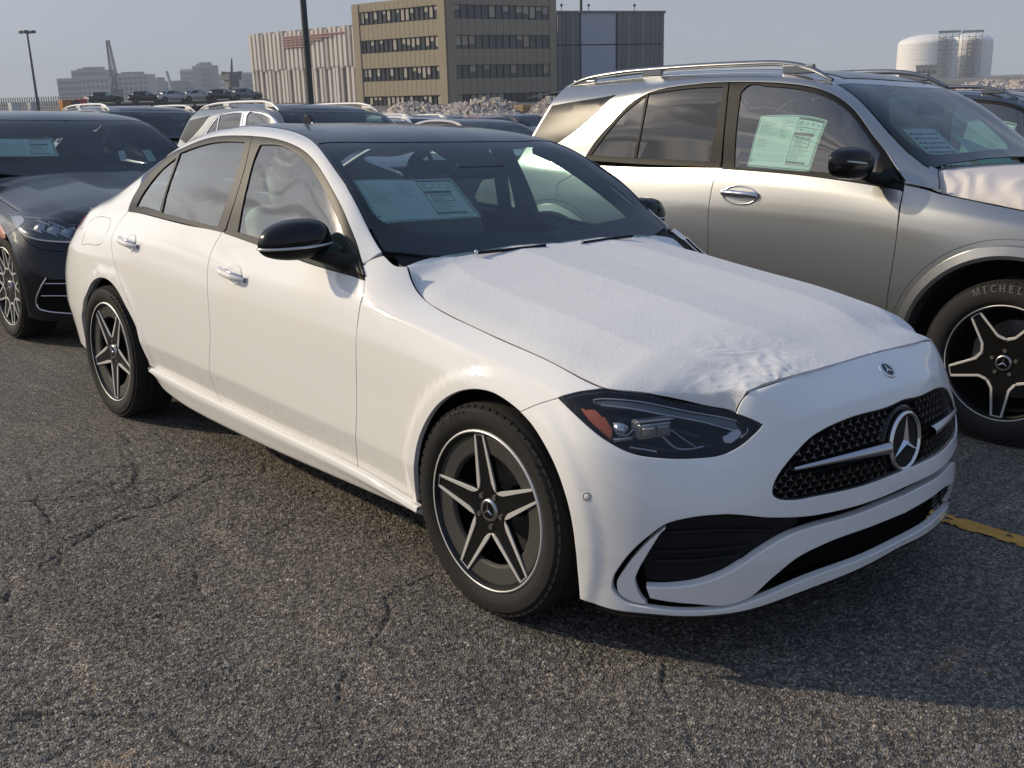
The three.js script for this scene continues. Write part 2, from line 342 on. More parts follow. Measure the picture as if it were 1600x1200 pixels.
const M = {
  white: phys(rgb(.82, .81, .785), .75, 0, { clearcoat: 1, clearcoatRoughness: 0 }),
  silver: phys(rgb(.34, .345, .345), .30, .85, { clearcoat: 1, clearcoatRoughness: 0 }),
  navy: phys(rgb(.004, .006, .010), .3, 0, { specularIntensity: .2, clearcoat: .8, clearcoatRoughness: .02 }),
  black: phys(rgb(.008, .008, .009), .3, 0, { clearcoat: 1, clearcoatRoughness: .02 }),
  gloss: phys(rgb(.004, .004, .004), .2, 0, { clearcoat: .55, clearcoatRoughness: .02, specularIntensity: .3 }),
  plastic: phys(rgb(.008, .008, .008), .55, 0, { specularIntensity: .45 }),
  trim: phys(rgb(.018, .018, .019), .42, 0, { specularIntensity: .45 }),
  rubber: phys(rgb(.012, .012, .012), .8, 0, { specularIntensity: .4 }),
  tyre: phys(rgb(.021, .020, .019), .78, 0, { specularIntensity: .5 }),
  tread: std(rgb(.022, .021, .020), .85),
  chrome: std(rgb(.72, .72, .73), .13, 1),
  satin: std(rgb(.50, .50, .51), .30, 1),
  rail: std(rgb(.22, .23, .245), .26, 1),
  alloy: std(rgb(.78, .765, .74), .40, .55),
  rimBlack: phys(rgb(.006, .006, .006), .35, 0, { clearcoat: .3, clearcoatRoughness: .1, specularIntensity: .4 }),
  rimDusty: std(rgb(.040, .037, .033), .65),
  disc: std(rgb(.25, .24, .23), .4, .9),
  glass: phys(rgb(.62, .78, .74), 0, 0, { transmission: 1, ior: 2.15, thickness: 0 }),
  glassDark: phys(rgb(.07, .075, .08), 0, 0, { transmission: 1, ior: 1.75, thickness: 0 }),
  screen: phys(rgb(.50, .60, .60), 0, 0, { transmission: 1, ior: 1.52, thickness: 0 }),
  lens: phys(rgb(.74, .76, .78), .01, 0, { transmission: 1, ior: 1.48, thickness: 0 }),
  dark: phys(rgb(.004, .004, .004), .9, 0, { specularIntensity: .2 }),
  privacy: phys(rgb(.024, .025, .028), .3, 0, { specularIntensity: .3 }),
  cabin: std(rgb(.018, .018, .019), .8),
  seat: std(rgb(.36, .35, .31), .7),
  headliner: std(rgb(.035, .036, .038), .95),
  amber: phys(rgb(.50, .10, .02), .2, 0, { clearcoat: 1 }),
  red: phys(rgb(.28, .008, .012), .12, 0, { clearcoat: 1 }),
  lamp: phys(rgb(.62, .63, .64), .22, .35),
  lampGrey: phys(rgb(.17, .18, .19), .25, .5),
  film: std(rgb(.76, .755, .745), .72),
};

{ // non-woven film: fine crossing fibres
  const N = 512, h = new Float32Array(N * N).fill(.5); reseed(303);
  for (let k = 0; k < 5200; k++) { let x = rnd() * N, y = rnd() * N, a = rnd() * 6.28; const l = 14 + rnd() * 46, d = (rnd() - .42) * .34; for (let t = 0; t < l; t++) { a += (rnd() - .5) * .25; x += Math.cos(a); y += Math.sin(a); const i = ((y | 0) + N) % N * N + ((x | 0) + N) % N; h[i] += d * .6; h[((y | 0) + 1 + N) % N * N + ((x | 0) + N) % N] += d * .3; } }
  const t = dataTex(N, N, (i, j) => { const v = clamp(h[j * N + i], 0, 1); return [v, v, v]; }); t.repeat.set(1.1, 1.1);
  M.film.bumpMap = t; M.film.bumpScale = .0018;
  const c = dataTex(256, 256, (i, j) => { const n = fbm(i / 24, j / 24, 4, 77, 0), m = hash2(i, j, 5), v = .95 + .035 * (n - .5) + .04 * (m - .5); return [v, v, v]; }); c.repeat.set(1.3, 1.3); M.film.map = c;
}
{ // splash dirt low on the doors and sills: specks and short runs of grey-brown grit, laid out in metres of the panel
  const W = 1024, H = 256, d = new Float32Array(W * H); reseed(41);
  for (let k = 0; k < 2600; k++) { const x = rnd() * W, y = 6 + Math.pow(rnd(), 1.8) * 46, r = .6 + rnd() * 1.5, a = (.08 + .3 * rnd()) * smooth(.35, .6, fbm(x / 60, 3, 3, 9)); for (let j = -3; j <= 3; j++) for (let i = -3; i <= 3; i++) { const X = Math.round(x + i), Y = Math.round(y + j); if (X < 0 || Y < 0 || X >= W || Y >= H) continue; const q = Math.exp(-(i * i + j * j) / (r * r)); d[Y * W + X] = Math.min(1, d[Y * W + X] + a * q); } if (rnd() < .16) for (let t = 0; t < 14 + rnd() * 22; t++) { const Y = Math.round(y + t), X = Math.round(x + Math.sin(t * .3)); if (Y < H && X >= 0 && X < W) d[Y * W + X] = Math.min(1, d[Y * W + X] + a * .35); } }
  const t = dataTex(W, H, (i, j) => { const q = d[j * W + i] * .6; return [lerp(1, .50, q), lerp(1, .42, q), lerp(1, .33, q)].map(v => Math.pow(v, 1 / 2.2)); }, true); t.repeat.set(1 / 3.2, 1 / .8); t.wrapT = THREE.ClampToEdgeWrapping;
  M.whiteDirty = M.white.clone(); M.whiteDirty.map = t;
  const t2 = t.clone(); t2.repeat.set(1 / 2.2, 1 / .55); M.whiteSill = M.white.clone(); M.whiteSill.map = t2;
}
// ---------------------------------------------------------------- wheels (axis z, outer face towards +z)
function lathe(profile, seg = 96) { // profile: [radius, z]
  const g = new THREE.LatheGeometry(profile.map(p => new THREE.Vector2(p[0], p[1])), seg); g.rotateX(Math.PI / 2); return g;
}
function extrudeShape(pts, depth, bevel = 0, holes = []) {
  const s = new THREE.Shape(pts.map(p => new THREE.Vector2(p[0], p[1])));
  for (const h of holes) s.holes.push(new THREE.Path(h.map(p => new THREE.Vector2(p[0], p[1]))));
  return new THREE.ExtrudeGeometry(s, { depth, bevelEnabled: bevel > 0, bevelSize: bevel, bevelThickness: bevel, bevelSegments: 2, curveSegments: 12 });
}
const polar = (r, a) => [r * Math.cos(a), r * Math.sin(a)];
function starShape(R, r0 = .16) { const p = []; for (let k = 0; k < 6; k++) p.push(polar(k % 2 ? R * r0 : R, Math.PI / 2 + k * Math.PI / 3)); return p; }
// three-pointed star with raised ridges, in the xy plane
function ridgedStar(R, h, r0 = .15) {
  const p = starShape(R, r0), pos = [];
  for (let k = 0; k < 6; k++) { const a = p[k], b = p[(k + 1) % 6]; pos.push(0, 0, h, a[0], a[1], k % 2 ? 0 : h * .35, b[0], b[1], k % 2 ? h * .35 : 0); pos.push(a[0], a[1], k % 2 ? 0 : h * .35, a[0], a[1], -h * .3, b[0], b[1], k % 2 ? h * .35 : 0, a[0], a[1], -h * .3, b[0], b[1], -h * .3, b[0], b[1], k % 2 ? h * .35 : 0); }
  const g = new THREE.BufferGeometry(); g.setAttribute('position', new THREE.Float32BufferAttribute(pos, 3)); g.computeVertexNormals(); return g;
}
function tyreGeo(R, rim, w) {
  const h = w / 2, q = [];
  q.push([rim - .012, h * .72], [rim + .004, h * .86], [rim + .012, h * .93], [rim + .03, h * .985], [rim + .45 * (R - rim), h * 1.0], [rim + .72 * (R - rim), h * .965], [R - .016, h * .89], [R - .007, h * .82], [R - .002, h * .72], [R, h * .5]);
  // tread grooves
  for (const [a, b] of [[.46, .40], [.12, .04]]) q.push([R, h * a], [R - .008, h * a - .0006], [R - .008, h * b + .0006], [R, h * b]);
  const full = q.concat(q.slice().reverse().map(p => [p[0], -p[1]]));
  const g = lathe(full.reverse(), 120);
  return toCreasedNormals(g, .6);
}
function treadBlocks(R, w) {
  const gs = [], n = 62;
  for (let k = 0; k < n; k++) for (const s of [-1, 1]) {
    const a = k / n * 2 * Math.PI + (s > 0 ? 0 : .05);
    const b = new THREE.BoxGeometry(.0245 * R / .33, .0085, w * .205); b.translate(0, R - .0032, s * w * .345); 
    const p = b.attributes.position; for (let i = 0; i < p.count; i++) { const z = Math.abs(p.getZ(i)); if (z > w * .40) p.setY(i, p.getY(i) - .009); p.setX(i, p.getX(i) + (z - w * .345) * .22); }
    b.computeVertexNormals(); b.rotateZ(a); gs.push(b);
  }
  return merge(gs);
}
const font = await new FontLoader().loadAsync('fonts/droid/droid_sans_bold.typeface.json');
function textGeo(t, size, depth) { const g = new TextGeometry(t, { font, size, depth, curveSegments: 1, bevelEnabled: false }); g.computeBoundingBox(); const b = g.boundingBox; g.translate(-(b.min.x + b.max.x) / 2, -(b.min.y + b.max.y) / 2, 0); return g; }
function arcText(t, r, size, depth, a0, step, z) { // letters on a circle, reading clockwise, centred on angle a0
  const gs = []; [...t].forEach((c, i) => { if (c === ' ') return; const g = textGeo(c, size, depth); const a = a0 - (i - (t.length - 1) / 2) * step; g.translate(0, r, z); g.rotateZ(a - Math.PI / 2); gs.push(g); });
  return merge(gs);
}
const rimPart = (o, dz) => (name, geo, mat) => part(name, geo.translate(0, 0, dz), mat, o);
function wheelFace(put, S) { // spokes, rings and hub for a rim of radius S
  const k = S / .246;
  // dished outer ring of the wheel (dark) and bright machined lip
  put('rim_barrel', lathe([[S - .004, -.06], [S - .02, -.02], [S - .018, .02], [S - .004, .036]], 96), M.rimBlack);
  put('rim_lip', lathe([[S - .0065 * k, .024], [S - .0055 * k, .0335], [S - .002, .0365], [S + .002, .036], [S + .0045, .030]], 128), M.alloy);
}
// wheel of the white sedan: five twin-edged spokes forming a star
function starWheel(name) {
  const o = new THREE.Group(); o.name = name;
  const R = .33, S = .246, W = .228;
  part('tyre', merge([tyreGeo(R, S, W), treadBlocks(R, W)]), M.tyre, o);
  part('tyre_lettering', merge([arcText('PRIMACY', .302, .017, .0012, Math.PI * .12, .085, W / 2 * .968), arcText('225/45 R 18', .286, .010, .0012, Math.PI * 1.45, .04, W / 2 * .985), arcText('4 TOUR', .302, .015, .0012, Math.PI * .62, .075, W / 2 * .968)]), M.rubber, o);
  const put = rimPart(o, .068);
  wheelFace(put, S);
  // dark flat ring between the spokes
  put('rim_ring', lathe([[.170, .004], [.174, .014], [.181, .017], [.225, .021], [.2345, .024], [.2355, .010]], 96), M.rimDusty);
  const blackS = [], bright = [];
  for (let i = 0; i < 5; i++) {
    const a = Math.PI / 2 + i * 2 * Math.PI / 5 + .06;
    const sh = [[.030, -.043], [.072, -.041], [.236, -.0205], [.236, .0205], [.072, .041], [.030, .043]];
    const g = extrudeShape(sh, .016, .0015); g.translate(0, 0, .006); 
    const p = g.attributes.position; for (let j = 0; j < p.count; j++) { const r = p.getX(j); p.setZ(j, p.getZ(j) - .012 * (1 - r / .236)); }
    g.computeVertexNormals(); blackS.push(g.rotateZ(a));
    for (const s of [-1, 1]) {
      // machined edge strip, widening towards the hub and turning to meet its neighbour
      const st = [[.0590, s * .0415], [.069, s * .0325], [.086, s * .0265], [.232, s * .0148], [.2395, s * .0148], [.2395, s * .0208], [.232, s * .0212], [.080, s * .0412]];
      const e = extrudeShape(st, .0042, .0006); const q = e.attributes.position; for (let j = 0; j < q.count; j++) { const r = q.getX(j); q.setZ(j, q.getZ(j) + .0225 - .012 * (1 - r / .236)); }
      e.computeVertexNormals(); bright.push(e.rotateZ(a));
    }
    const cap = extrudeShape([[.232, -.0205], [.2395, -.0205], [.2395, .0205], [.232, .0205]], .004, .0005); cap.translate(0, 0, .0222); bright.push(cap.rotateZ(a));
    put('spoke', blackS.pop(), M.rimBlack); put('machined_edge', merge(bright.splice(0)), M.alloy);
  }
  put('hub', lathe([[.0, .012], [.052, .012], [.058, .004], [.06, -.03]], 48), M.rimBlack);
  put('hub_cap', merge([lathe([[0, .019], [.026, .0195], [.0275, .021], [.034, .0205], [.036, .012]], 48)]), M.satin);
  put('hub_cap_disc', lathe([[0, .0215], [.0255, .0212], [.0262, .019]], 40), M.gloss);
  put('hub_star', ridgedStar(.0245, .003).translate(0, 0, .0218), M.chrome);
  for (let i = 0; i < 5; i++) { const a = Math.PI / 2 + Math.PI / 5 + i * 2 * Math.PI / 5 + .06; put('wheel_bolt', new THREE.CylinderGeometry(.0085, .0095, .014, 6).rotateX(Math.PI / 2).translate(...polar(.052, a), .012), M.disc); }
  put('rim_lettering', arcText('AMG', .206, .012, .001, Math.PI * .30, .07, .0205), M.satin);
  part('brake_disc', lathe([[.05, -.035], [.155, -.035], [.158, -.04], [.158, -.06], [.05, -.06]], 64), M.disc, o);
  part('brake_caliper', extrudeShape([polar(.10, 2.6), polar(.165, 2.5), polar(.168, 2.85), polar(.165, 3.25), polar(.10, 3.15)], .05, .004).translate(0, 0, -.07), M.satin, o);
  part('wheel_back', lathe([[0, -.075], [.225, -.075], [.232, -.05]], 48), M.dark, o);
  return o;
}
// wheel of the silver car: five wide split spokes with machined outlines
function splitWheel(name, R, S, W, n = 5, turn = .0, letter = null) {
  const o = new THREE.Group(); o.name = name;
  part('tyre', merge([tyreGeo(R, S, W), treadBlocks(R, W)]), M.tyre, o);
  if (letter) part('tyre_lettering', arcText(letter, (R + S) / 2 + .022, .034, .0022, Math.PI * .5 + .03, .115, W / 2 * .985), std(rgb(.10, .098, .094), .6), o);
  const put = rimPart(o, W * .30);
  wheelFace(put, S);
  for (let i = 0; i < n; i++) {
    const a = Math.PI / 2 + i * 2 * Math.PI / n + turn, r1 = S - .008;
    const sh = [[.03, -.052], [.080, -.060], [.105, -.046], [r1, -.026], [r1, .026], [.105, .046], [.080, .060], [.03, .052]];
    const g = extrudeShape(sh, .014, .0015); const p = g.attributes.position; for (let j = 0; j < p.count; j++) p.setZ(j, p.getZ(j) - .012 * (1 - p.getX(j) / S));
    g.translate(0, 0, .006); g.computeVertexNormals(); put('spoke', g.rotateZ(a), M.rimBlack);
    const gs = [];
    for (const s of [-1, 1]) {
      const st = [[r1, s * .027], [r1, s * .0175], [.122, s * .0365], [.094, s * .0560], [.089, s * .068], [.099, s * .066], [.128, s * .0455]];
      const e = extrudeShape(st, .004, .0006); const q = e.attributes.position; for (let j = 0; j < q.count; j++) q.setZ(j, q.getZ(j) + .0205 - .012 * (1 - q.getX(j) / S)); e.computeVertexNormals(); gs.push(e.rotateZ(a));
    }
    gs.push(extrudeShape([[r1 - .010, -.027], [r1, -.027], [r1, .027], [r1 - .010, .027]], .004, .0005).translate(0, 0, .0205).rotateZ(a));
    put('machined_edge', merge(gs), M.alloy);
  }
  put('hub', lathe([[0, .010], [.075, .010], [.082, .002], [.085, -.03]], 48), M.rimBlack);
  put('hub_cap', lathe([[0, .018], [.028, .0185], [.030, .020], [.0365, .0195], [.039, .010]], 40), M.satin);
  put('hub_cap_disc', lathe([[0, .0205], [.028, .0202], [.029, .018]], 40), M.gloss);
  put('hub_star', ridgedStar(.027, .003).translate(0, 0, .0208), M.chrome);
  for (let i = 0; i < 5; i++) { const a = Math.PI / 2 + Math.PI / 5 + i * 2 * Math.PI / 5 + turn; put('wheel_bolt', new THREE.CylinderGeometry(.010, .011, .012, 6).rotateX(Math.PI / 2).translate(...polar(.058, a), .012), M.disc); }
  part('brake_disc', lathe([[.05, -.035], [.185, -.035], [.188, -.04], [.188, -.06], [.05, -.06]], 64), M.disc, o);
  part('brake_caliper', extrudeShape([polar(.12, 2.5), polar(.20, 2.45), polar(.203, 2.85), polar(.20, 3.25), polar(.12, 3.2)], .05, .004).translate(0, 0, -.07), M.satin, o);
  part('wheel_back', lathe([[0, -.075], [S - .02, -.075], [S - .014, -.05]], 48), M.dark, o);
  return o;
}
function placeWheel(proto, car, x, y, z, side) { const w = proto.clone(); w.position.set(x, y, z * side); if (side < 0) w.rotation.y = Math.PI; car.add(w); return w; }
// ---------------------------------------------------------------- white sedan (front axle above the origin, nose to +x, photographed side +z)
const hero = thing('parked_sedan', 'white sedan with black roof and a white protective film over its hood', 'car');
const heroS = {};
{
  const X = { t0: 0, t1: 1, t2: 2 };
  // stations: three round the tail, then along the side, then seven round the nose
  const side = [-3.45, -3.2, -2.865, -2.4, -1.7, -1.0, -.62, -.48, -.35, -.07, .2];
  const mk = (tail, yz, nose) => tail.concat(side.map((x, i) => [x, yz[i][0], yz[i][1]]), nose);
  const rows = [
    mk([[-3.86, .26, 0], [-3.82, .26, .5], [-3.69, .26, .72]], [[.25, .83], [.25, .862], [.27, .868], [.295, .864], [.28, .864], [.26, .862], [.245, .860], [.238, .861], [.23, .862], [.215, .874], [.20, .886]],
      [[.415, .18, .885], [.56, .155, .805], [.66, .15, .69], [.74, .155, .55], [.80, .17, .37], [.835, .19, .19], [.845, .20, 0]]),
    mk([[-3.92, .48, 0], [-3.88, .48, .53], [-3.735, .48, .77]], [[.47, .862], [.46, .893], [.455, .905], [.452, .906], [.438, .907], [.414, .902], [.402, .897], [.394, .896], [.386, .896], [.375, .905], [.365, .908]],
      [[.415, .355, .898], [.58, .33, .80], [.685, .325, .68], [.765, .32, .535], [.82, .32, .355], [.855, .32, .18], [.865, .32, 0]]),
    mk([[-3.92, .65, 0], [-3.88, .65, .53], [-3.74, .65, .765]], [[.63, .860], [.62, .892], [.61, .906], [.61, .909], [.60, .910], [.585, .904], [.57, .898], [.565, .897], [.56, .897], [.55, .904], [.53, .907]],
      [[.42, .50, .895], [.575, .47, .795], [.675, .46, .675], [.755, .46, .53], [.815, .46, .35], [.85, .46, .175], [.86, .46, 0]]),
    mk([[-3.90, .80, 0], [-3.86, .80, .52], [-3.72, .79, .735]], [[.785, .838], [.79, .872], [.795, .891], [.795, .902], [.782, .906], [.768, .901], [.752, .896], [.744, .8945], [.735, .893], [.705, .893], [.665, .891]],
      [[.415, .62, .878], [.55, .59, .78], [.645, .575, .66], [.735, .575, .52], [.80, .59, .345], [.835, .60, .17], [.845, .60, 0]]),
    mk([[-3.87, .93, 0], [-3.82, .91, .47], [-3.67, .885, .68]], [[.885, .795], [.895, .838], [.905, .864], [.91, .880], [.893, .884], [.870, .881], [.855, .872], [.843, .868], [.828, .864], [.79, .861], [.752, .859]],
      [[.40, .715, .838], [.51, .69, .75], [.60, .665, .64], [.70, .67, .515], [.765, .70, .335], [.80, .715, .165], [.81, .72, 0]]),
    mk([[-3.83, 1.02, 0], [-3.78, 1.0, .42], [-3.61, .96, .61]], [[.965, .735], [.985, .778], [1.01, .805], [1.03, .827], [1.006, .836], [.953, .834], [.93, .824], [.898, .798], [.878, .783], [.838, .789], [.803, .795]],
      [[.37, .766, .785], [.468, .753, .71], [.537, .735, .61], [.643, .7635, .509], [.679, .789, .33], [.70, .80, .16], [.708, .805, 0]]),
    mk([[-3.72, 1.05, 0], [-3.68, 1.04, .38], [-3.53, 1.02, .53]], [[1.05, .64], [1.09, .70], [1.12, .755], [1.12, .78], [1.10, .795], [1.075, .82], [1.04, .712], [.955, .688], [.912, .668], [.868, .69], [.830, .70]],
      [[.34, .795, .70], [.42, .785, .62], [.47, .775, .53], [.55, .795, .42], [.58, .815, .29], [.60, .825, .15], [.605, .83, 0]]),
  ];
  const A = Patch.loft(rows, [0, .75, 0, .5, .7, .45, 0], 260, 90); A.name = 'A';
  // raised lip round the wheel openings
  const lipped = patch => { const e0 = patch.ev; patch.ev = (u, v) => { const p = e0(u, v); if (p[2] > .6) for (const cx of [.03, -2.80]) { const r = Math.hypot(p[0] - cx, p[1] - .33); if (r < .46) return [p[0], p[1], p[2] + .0075 * (1 - smooth(.405, .445, r))]; } return p; }; };
  lipped(A);
  heroS.A = A;
  const nT = 3, nS = side.length;
  // rows of A as functions of x along the side
  const uAt = (r, x) => { let lo = A.us[2], hi = A.us[nT + nS + 1]; for (let i = 0; i < 40; i++) { const m = (lo + hi) / 2; A.rowAt(r, m)[0] < x ? lo = m : hi = m; } return (lo + hi) / 2; };
  const fx = (k, i) => pchip(k.map(p => p[0]), k.map(p => p[i]));
  // edge of the side windows (row 8), edge of windscreen and roof (row 9), centre line (row 11)
  const K8 = [[-3.66, .955, .66], [-3.4, 1.015, .672], [-3.1, 1.085, .70], [-2.85, 1.15, .725], [-2.669, 1.195, .738], [-2.542, 1.26, .718], [-2.379, 1.321, .69], [-2.17, 1.37, .67], [-1.954, 1.39, .66], [-1.742, 1.391, .66], [-1.497, 1.377, .665], [-1.356, 1.351, .67], [-1.183, 1.294, .70], [-1.028, 1.21, .735], [-.90, 1.125, .765], [-.787, 1.037, .79], [-.66, .965, .80], [-.45, .895, .785]];
  const K9 = [[-3.66, .99, .60], [-3.4, 1.06, .59], [-3.1, 1.165, .575], [-2.8, 1.275, .562], [-2.5, 1.365, .557], [-2.2, 1.413, .555], [-1.89, 1.43, .56], [-1.644, 1.42, .57], [-1.465, 1.402, .595], [-1.318, 1.373, .625], [-1.195, 1.334, .66], [-1.054, 1.265, .69], [-.928, 1.193, .715], [-.817, 1.104, .735], [-.691, 1.02, .755], [-.60, .965, .755], [-.45, .905, .75]];
  const KC = [[-3.66, 1.055], [-3.4, 1.105], [-3.1, 1.205], [-2.8, 1.315], [-2.5, 1.396], [-2.2, 1.436], [-1.85, 1.447], [-1.5, 1.428], [-1.26, 1.375], [-1.0, 1.245], [-.8, 1.135], [-.62, 1.03], [-.45, .93]];
  const y8 = fx(K8, 1), z8 = fx(K8, 2), y9 = fx(K9, 1), z9 = fx(K9, 2), yc = spline(KC.map(p => p[0]), KC.map(p => p[1]));
  const gs = [-3.66, -3.55, -3.4, -3.2, -3.0, -2.8, -2.65, -2.5, -2.3, -2.1, -1.9, -1.7, -1.5, -1.35, -1.2, -1.05, -.9, -.8, -.7, -.6, -.48];
  const G = Patch.loft(Array.from({ length: 12 }, (_, r) => gs.map(x => {
    if (r <= 5) { const p = A.rowAt(r, uAt(r, x)); return [x, p[1], p[2]]; }
    const p5 = A.rowAt(5, uAt(5, x));
    if (r === 6 || r === 7) { const t = r === 6 ? .33 : .68, b = .012 * Math.sin(Math.PI * t); return [x, lerp(p5[1], y8(x), t), lerp(p5[2], z8(x), t) + b]; }
    if (r === 8) return [x, y8(x), z8(x)];
    if (r === 9) return [x, y9(x), z9(x)];
    if (r === 10) return [x, lerp(y9(x), yc(x), .78), z9(x) * .5];
    return [x, yc(x), 0];
  })), [0, .75, 0, .5, .35, .3, 0, 0, .25, .4, 0, 0], 240, 130); G.name = 'G'; lipped(G);
  heroS.G = G;
  const xOfU = u => G.rowAt(0, u)[0];
  const gu = x => { let lo = 0, hi = G.u1; for (let i = 0; i < 40; i++) { const m = (lo + hi) / 2; xOfU(m) < x ? lo = m : hi = m; } return (lo + hi) / 2; };
  const gr = (x, r) => ({ u: gu(x), v: G.vs[r] });
  const gxz = (x, z) => { const u = gu(x); let lo = G.vs[8], hi = G.vs[11]; for (let i = 0; i < 40; i++) { const m = (lo + hi) / 2; G.ev(u, m)[2] > z ? lo = m : hi = m; } return { u, v: (lo + hi) / 2 }; };
  const gxy = (x, y) => { const u = gu(x); let lo = 0, hi = G.vs[9]; for (let i = 0; i < 40; i++) { const m = (lo + hi) / 2; G.ev(u, m)[1] < y ? lo = m : hi = m; } return { u, v: (lo + hi) / 2 }; };
  const ac = y => { let lo = 0, hi = A.v1; for (let i = 0; i < 40; i++) { const m = (lo + hi) / 2; A.ev(A.u1, m)[1] < y ? lo = m : hi = m; } return { u: A.u1, v: (lo + hi) / 2 }; };
  Object.assign(heroS, { gr, gxz, gxy, ac });

  // ---- side panels
  const dlo = [[567, 412], [559, 386], [541, 341], [520, 299], [496, 259], [468, 232], [440, 220], [394, 213], [356, 212], [317, 218], [279, 234], [247, 255], [219, 288], [207, 310], [200, 329]];
  const rearEdge = [[200, 330], [188, 345], [177.5, 362], [174, 383], [177.5, 407.5], [186, 435.5], [205.5, 484.5], [233.5, 566]];
  const archR = [[235, 573], [226, 546], [213, 513], [195, 476], [182, 452], [169, 438], [156, 434], [143, 442], [135, 459], [129, 483], [129, 507], [136, 540], [143, 556]];
  const bGap = [[348, 360], [335, 383], [325, 414], [324, 453], [328, 512], [333, 600], [345, 629]];
  const fEdge = [[570, 438], [568, 456], [559, 502], [557, 600], [556.5, 660], [560, 735]];
  const xs9 = []; for (let x = -3.6; x < -.72; x += .1) xs9.push(gr(x, 9)); xs9.push(gr(-.70, 9));
  const reg = heroS.reg = {}; const keep = (n, patch, poly) => { reg[n] = { patch: patch.name, poly }; return poly; };
  const P = (patch, segs, o = {}, n) => panel(patch, n ? keep(n, patch, outline(patch, segs, o.step || .012)) : outline(patch, segs, o.step || .012), o);
  const sideFrame = P(G, [dlo, rearEdge, archR, [{ uv: G.px(143, 556) }, gxy(-3.30, .26), gxy(-3.6, .27)], [gxy(-3.6, .27), gxy(-3.63, .6), gxy(-3.62, .8), gr(-3.6, 9)], xs9, [gr(-.70, 9), [583, 402], [567, 412]]], { s: .03 }, 'sideFrame');
  const rearDoor = P(G, [rearEdge.slice(), [[233.5, 566], [238, 576]], [[238, 576], [300, 608], [345, 629]], bGap.slice().reverse(), [[348, 360], [295, 352], [250, 341], [200, 330]]], { s: .022 }, 'rearDoor');
  const frontDoor = P(G, [bGap, [[345, 629], [440, 676], [560, 735]], fEdge.slice().reverse(), [[570, 438], [459, 403], [348, 363]]], { s: .022 }, 'frontDoor');
  const add = (n, g, m, label) => part(n, g, m, hero, label);
  add('body_side_frame', sideFrame, M.white); add('body_side_frame', mirrored(sideFrame), M.white);
  const dR = add('rear_door', rearDoor, M.whiteDirty); const dRm = add('rear_door', mirrored(rearDoor), M.whiteDirty);
  const dF = add('front_door', frontDoor, M.whiteDirty); const dFm = add('front_door', mirrored(frontDoor), M.whiteDirty);
  // ---- fender
  const hoodLine = [[636, 416], [645, 443], [680, 480], [760, 520], [850, 560], [943, 606]];
  const archF = [[813, 644], [800, 633], [767, 613], [733, 609], [700, 620], [672, 648], [653, 690], [647, 740], [650, 790]];
  const fender = P(A, [fEdge.slice(), [[560, 735], [650, 790]], archF.slice().reverse(), [[813, 644], [840, 632], [872, 622]], [[872, 622], [905, 612], [943, 606]], hoodLine.slice().reverse(), [[636, 416], [622, 416], [599, 399]], [[599, 399], [583, 404], [567, 413]], [[567, 413], [570, 438]]], { s: .022 }, 'fender');
  add('front_fender', fender, M.white); add('front_fender', mirrored(fender), M.white);
  // ---- front bumper with nose, one skin
  const hlBottom = [[872, 622], [905, 654], [950, 690], [986, 708], [1040, 716], [1085, 716], [1130, 710], [1159, 695], [1180, 677], [1192, 663]];
  const grTop = [ac(.69), [1392, 634], [1325, 654], [1289, 670], [1268, 683], [1245, 706], [1222, 734], [1209, 758], [1207, 768]];
  const grBot = [[1207, 768], [1209, 775], [1217, 780], [1237, 782], [1276, 776], [1341, 762], [1392, 744], ac(.488)];
  const openTop = [ac(.437), [1374, 779], [1320, 796], [1263, 807], [1202, 809], [1132, 804], [1074, 810], [1043, 818], [1016, 836], [997, 852], [970, 883], [957, 908], [957, 922], [972, 938], [1016, 950]];
  const lipTop = [[1016, 950], [1094, 955], [1140, 951], [1171, 942], [1249, 910], [1365, 866], ac(.262)];
  const lipBot = [ac(.238), [1365, 878], [1249, 926], [1152, 957], [1094, 963], [1008, 959], [950, 951], [906, 936]];
  const archFront = [[906, 936], [903, 900], [897, 840], [883, 773], [860, 713], [830, 663], [813, 644]];
  const shut = [[1172, 611], [1250, 585], [1313, 567], ac(.805)];
  keep('bumperFull', A, outline(A, [[[813, 644], [840, 632], [872, 622]], hlBottom, [[1192, 663], [1170, 653], [1150, 646]], [[1150, 646], [1158, 628], [1172, 611]], shut, [ac(.805), ac(.238)], lipBot, archFront], .02));
  const bumper = P(A, [[[813, 644], [840, 632], [872, 622]], hlBottom, [[1192, 663], [1170, 653], [1150, 646]], [[1150, 646], [1158, 628], [1172, 611]], shut, [ac(.805), ac(.69)], grTop, grBot, [ac(.488), ac(.437)], openTop, lipTop, [ac(.262), ac(.238)], lipBot, archFront], { s: .016, step: .008, flange: .022, bend: .003 });
  const bump = add('front_bumper', both(bumper), M.white);
  // ---- black seals down in the shut lines
  for (const [pt, line] of [[G, rearEdge], [G, bGap], [G, fEdge], [A, fEdge], [A, hoodLine], [A, [[813, 644], [840, 632], [872, 622]]], [G, [[599, 399], [583, 403], [567, 412]]], [G, [[238, 576], [300, 608], [345, 629], [440, 676], [560, 735]]], [A, [[1172, 611], [1250, 585], [1313, 567], [1360, 555]]], [A, [[1151, 645], [1158, 628], [1172, 611]]]]) { const g = tube(outline(pt, [line], .03).concat([pt.px(...line[line.length - 1])]).map(q => pt.point(...q).addScaledVector(pt.normal(...q), -.0085)), .0042, 60, 5); add('shut_line_seal', g, M.rubber); add('shut_line_seal', mirrored(g), M.rubber); }
  // ---- grille
  const off = (patch, uv, d) => patch.point(uv[0], uv[1]).addScaledVector(patch.normal(uv[0], uv[1]), d);
  const grPoly = outline(A, [grTop, grBot, [ac(.488), ac(.69)]], .012);
  add('grille_backing', both(panel(A, grPoly, { s: .03, off: -.032, gap: -.006, flange: 0 })), M.dark);
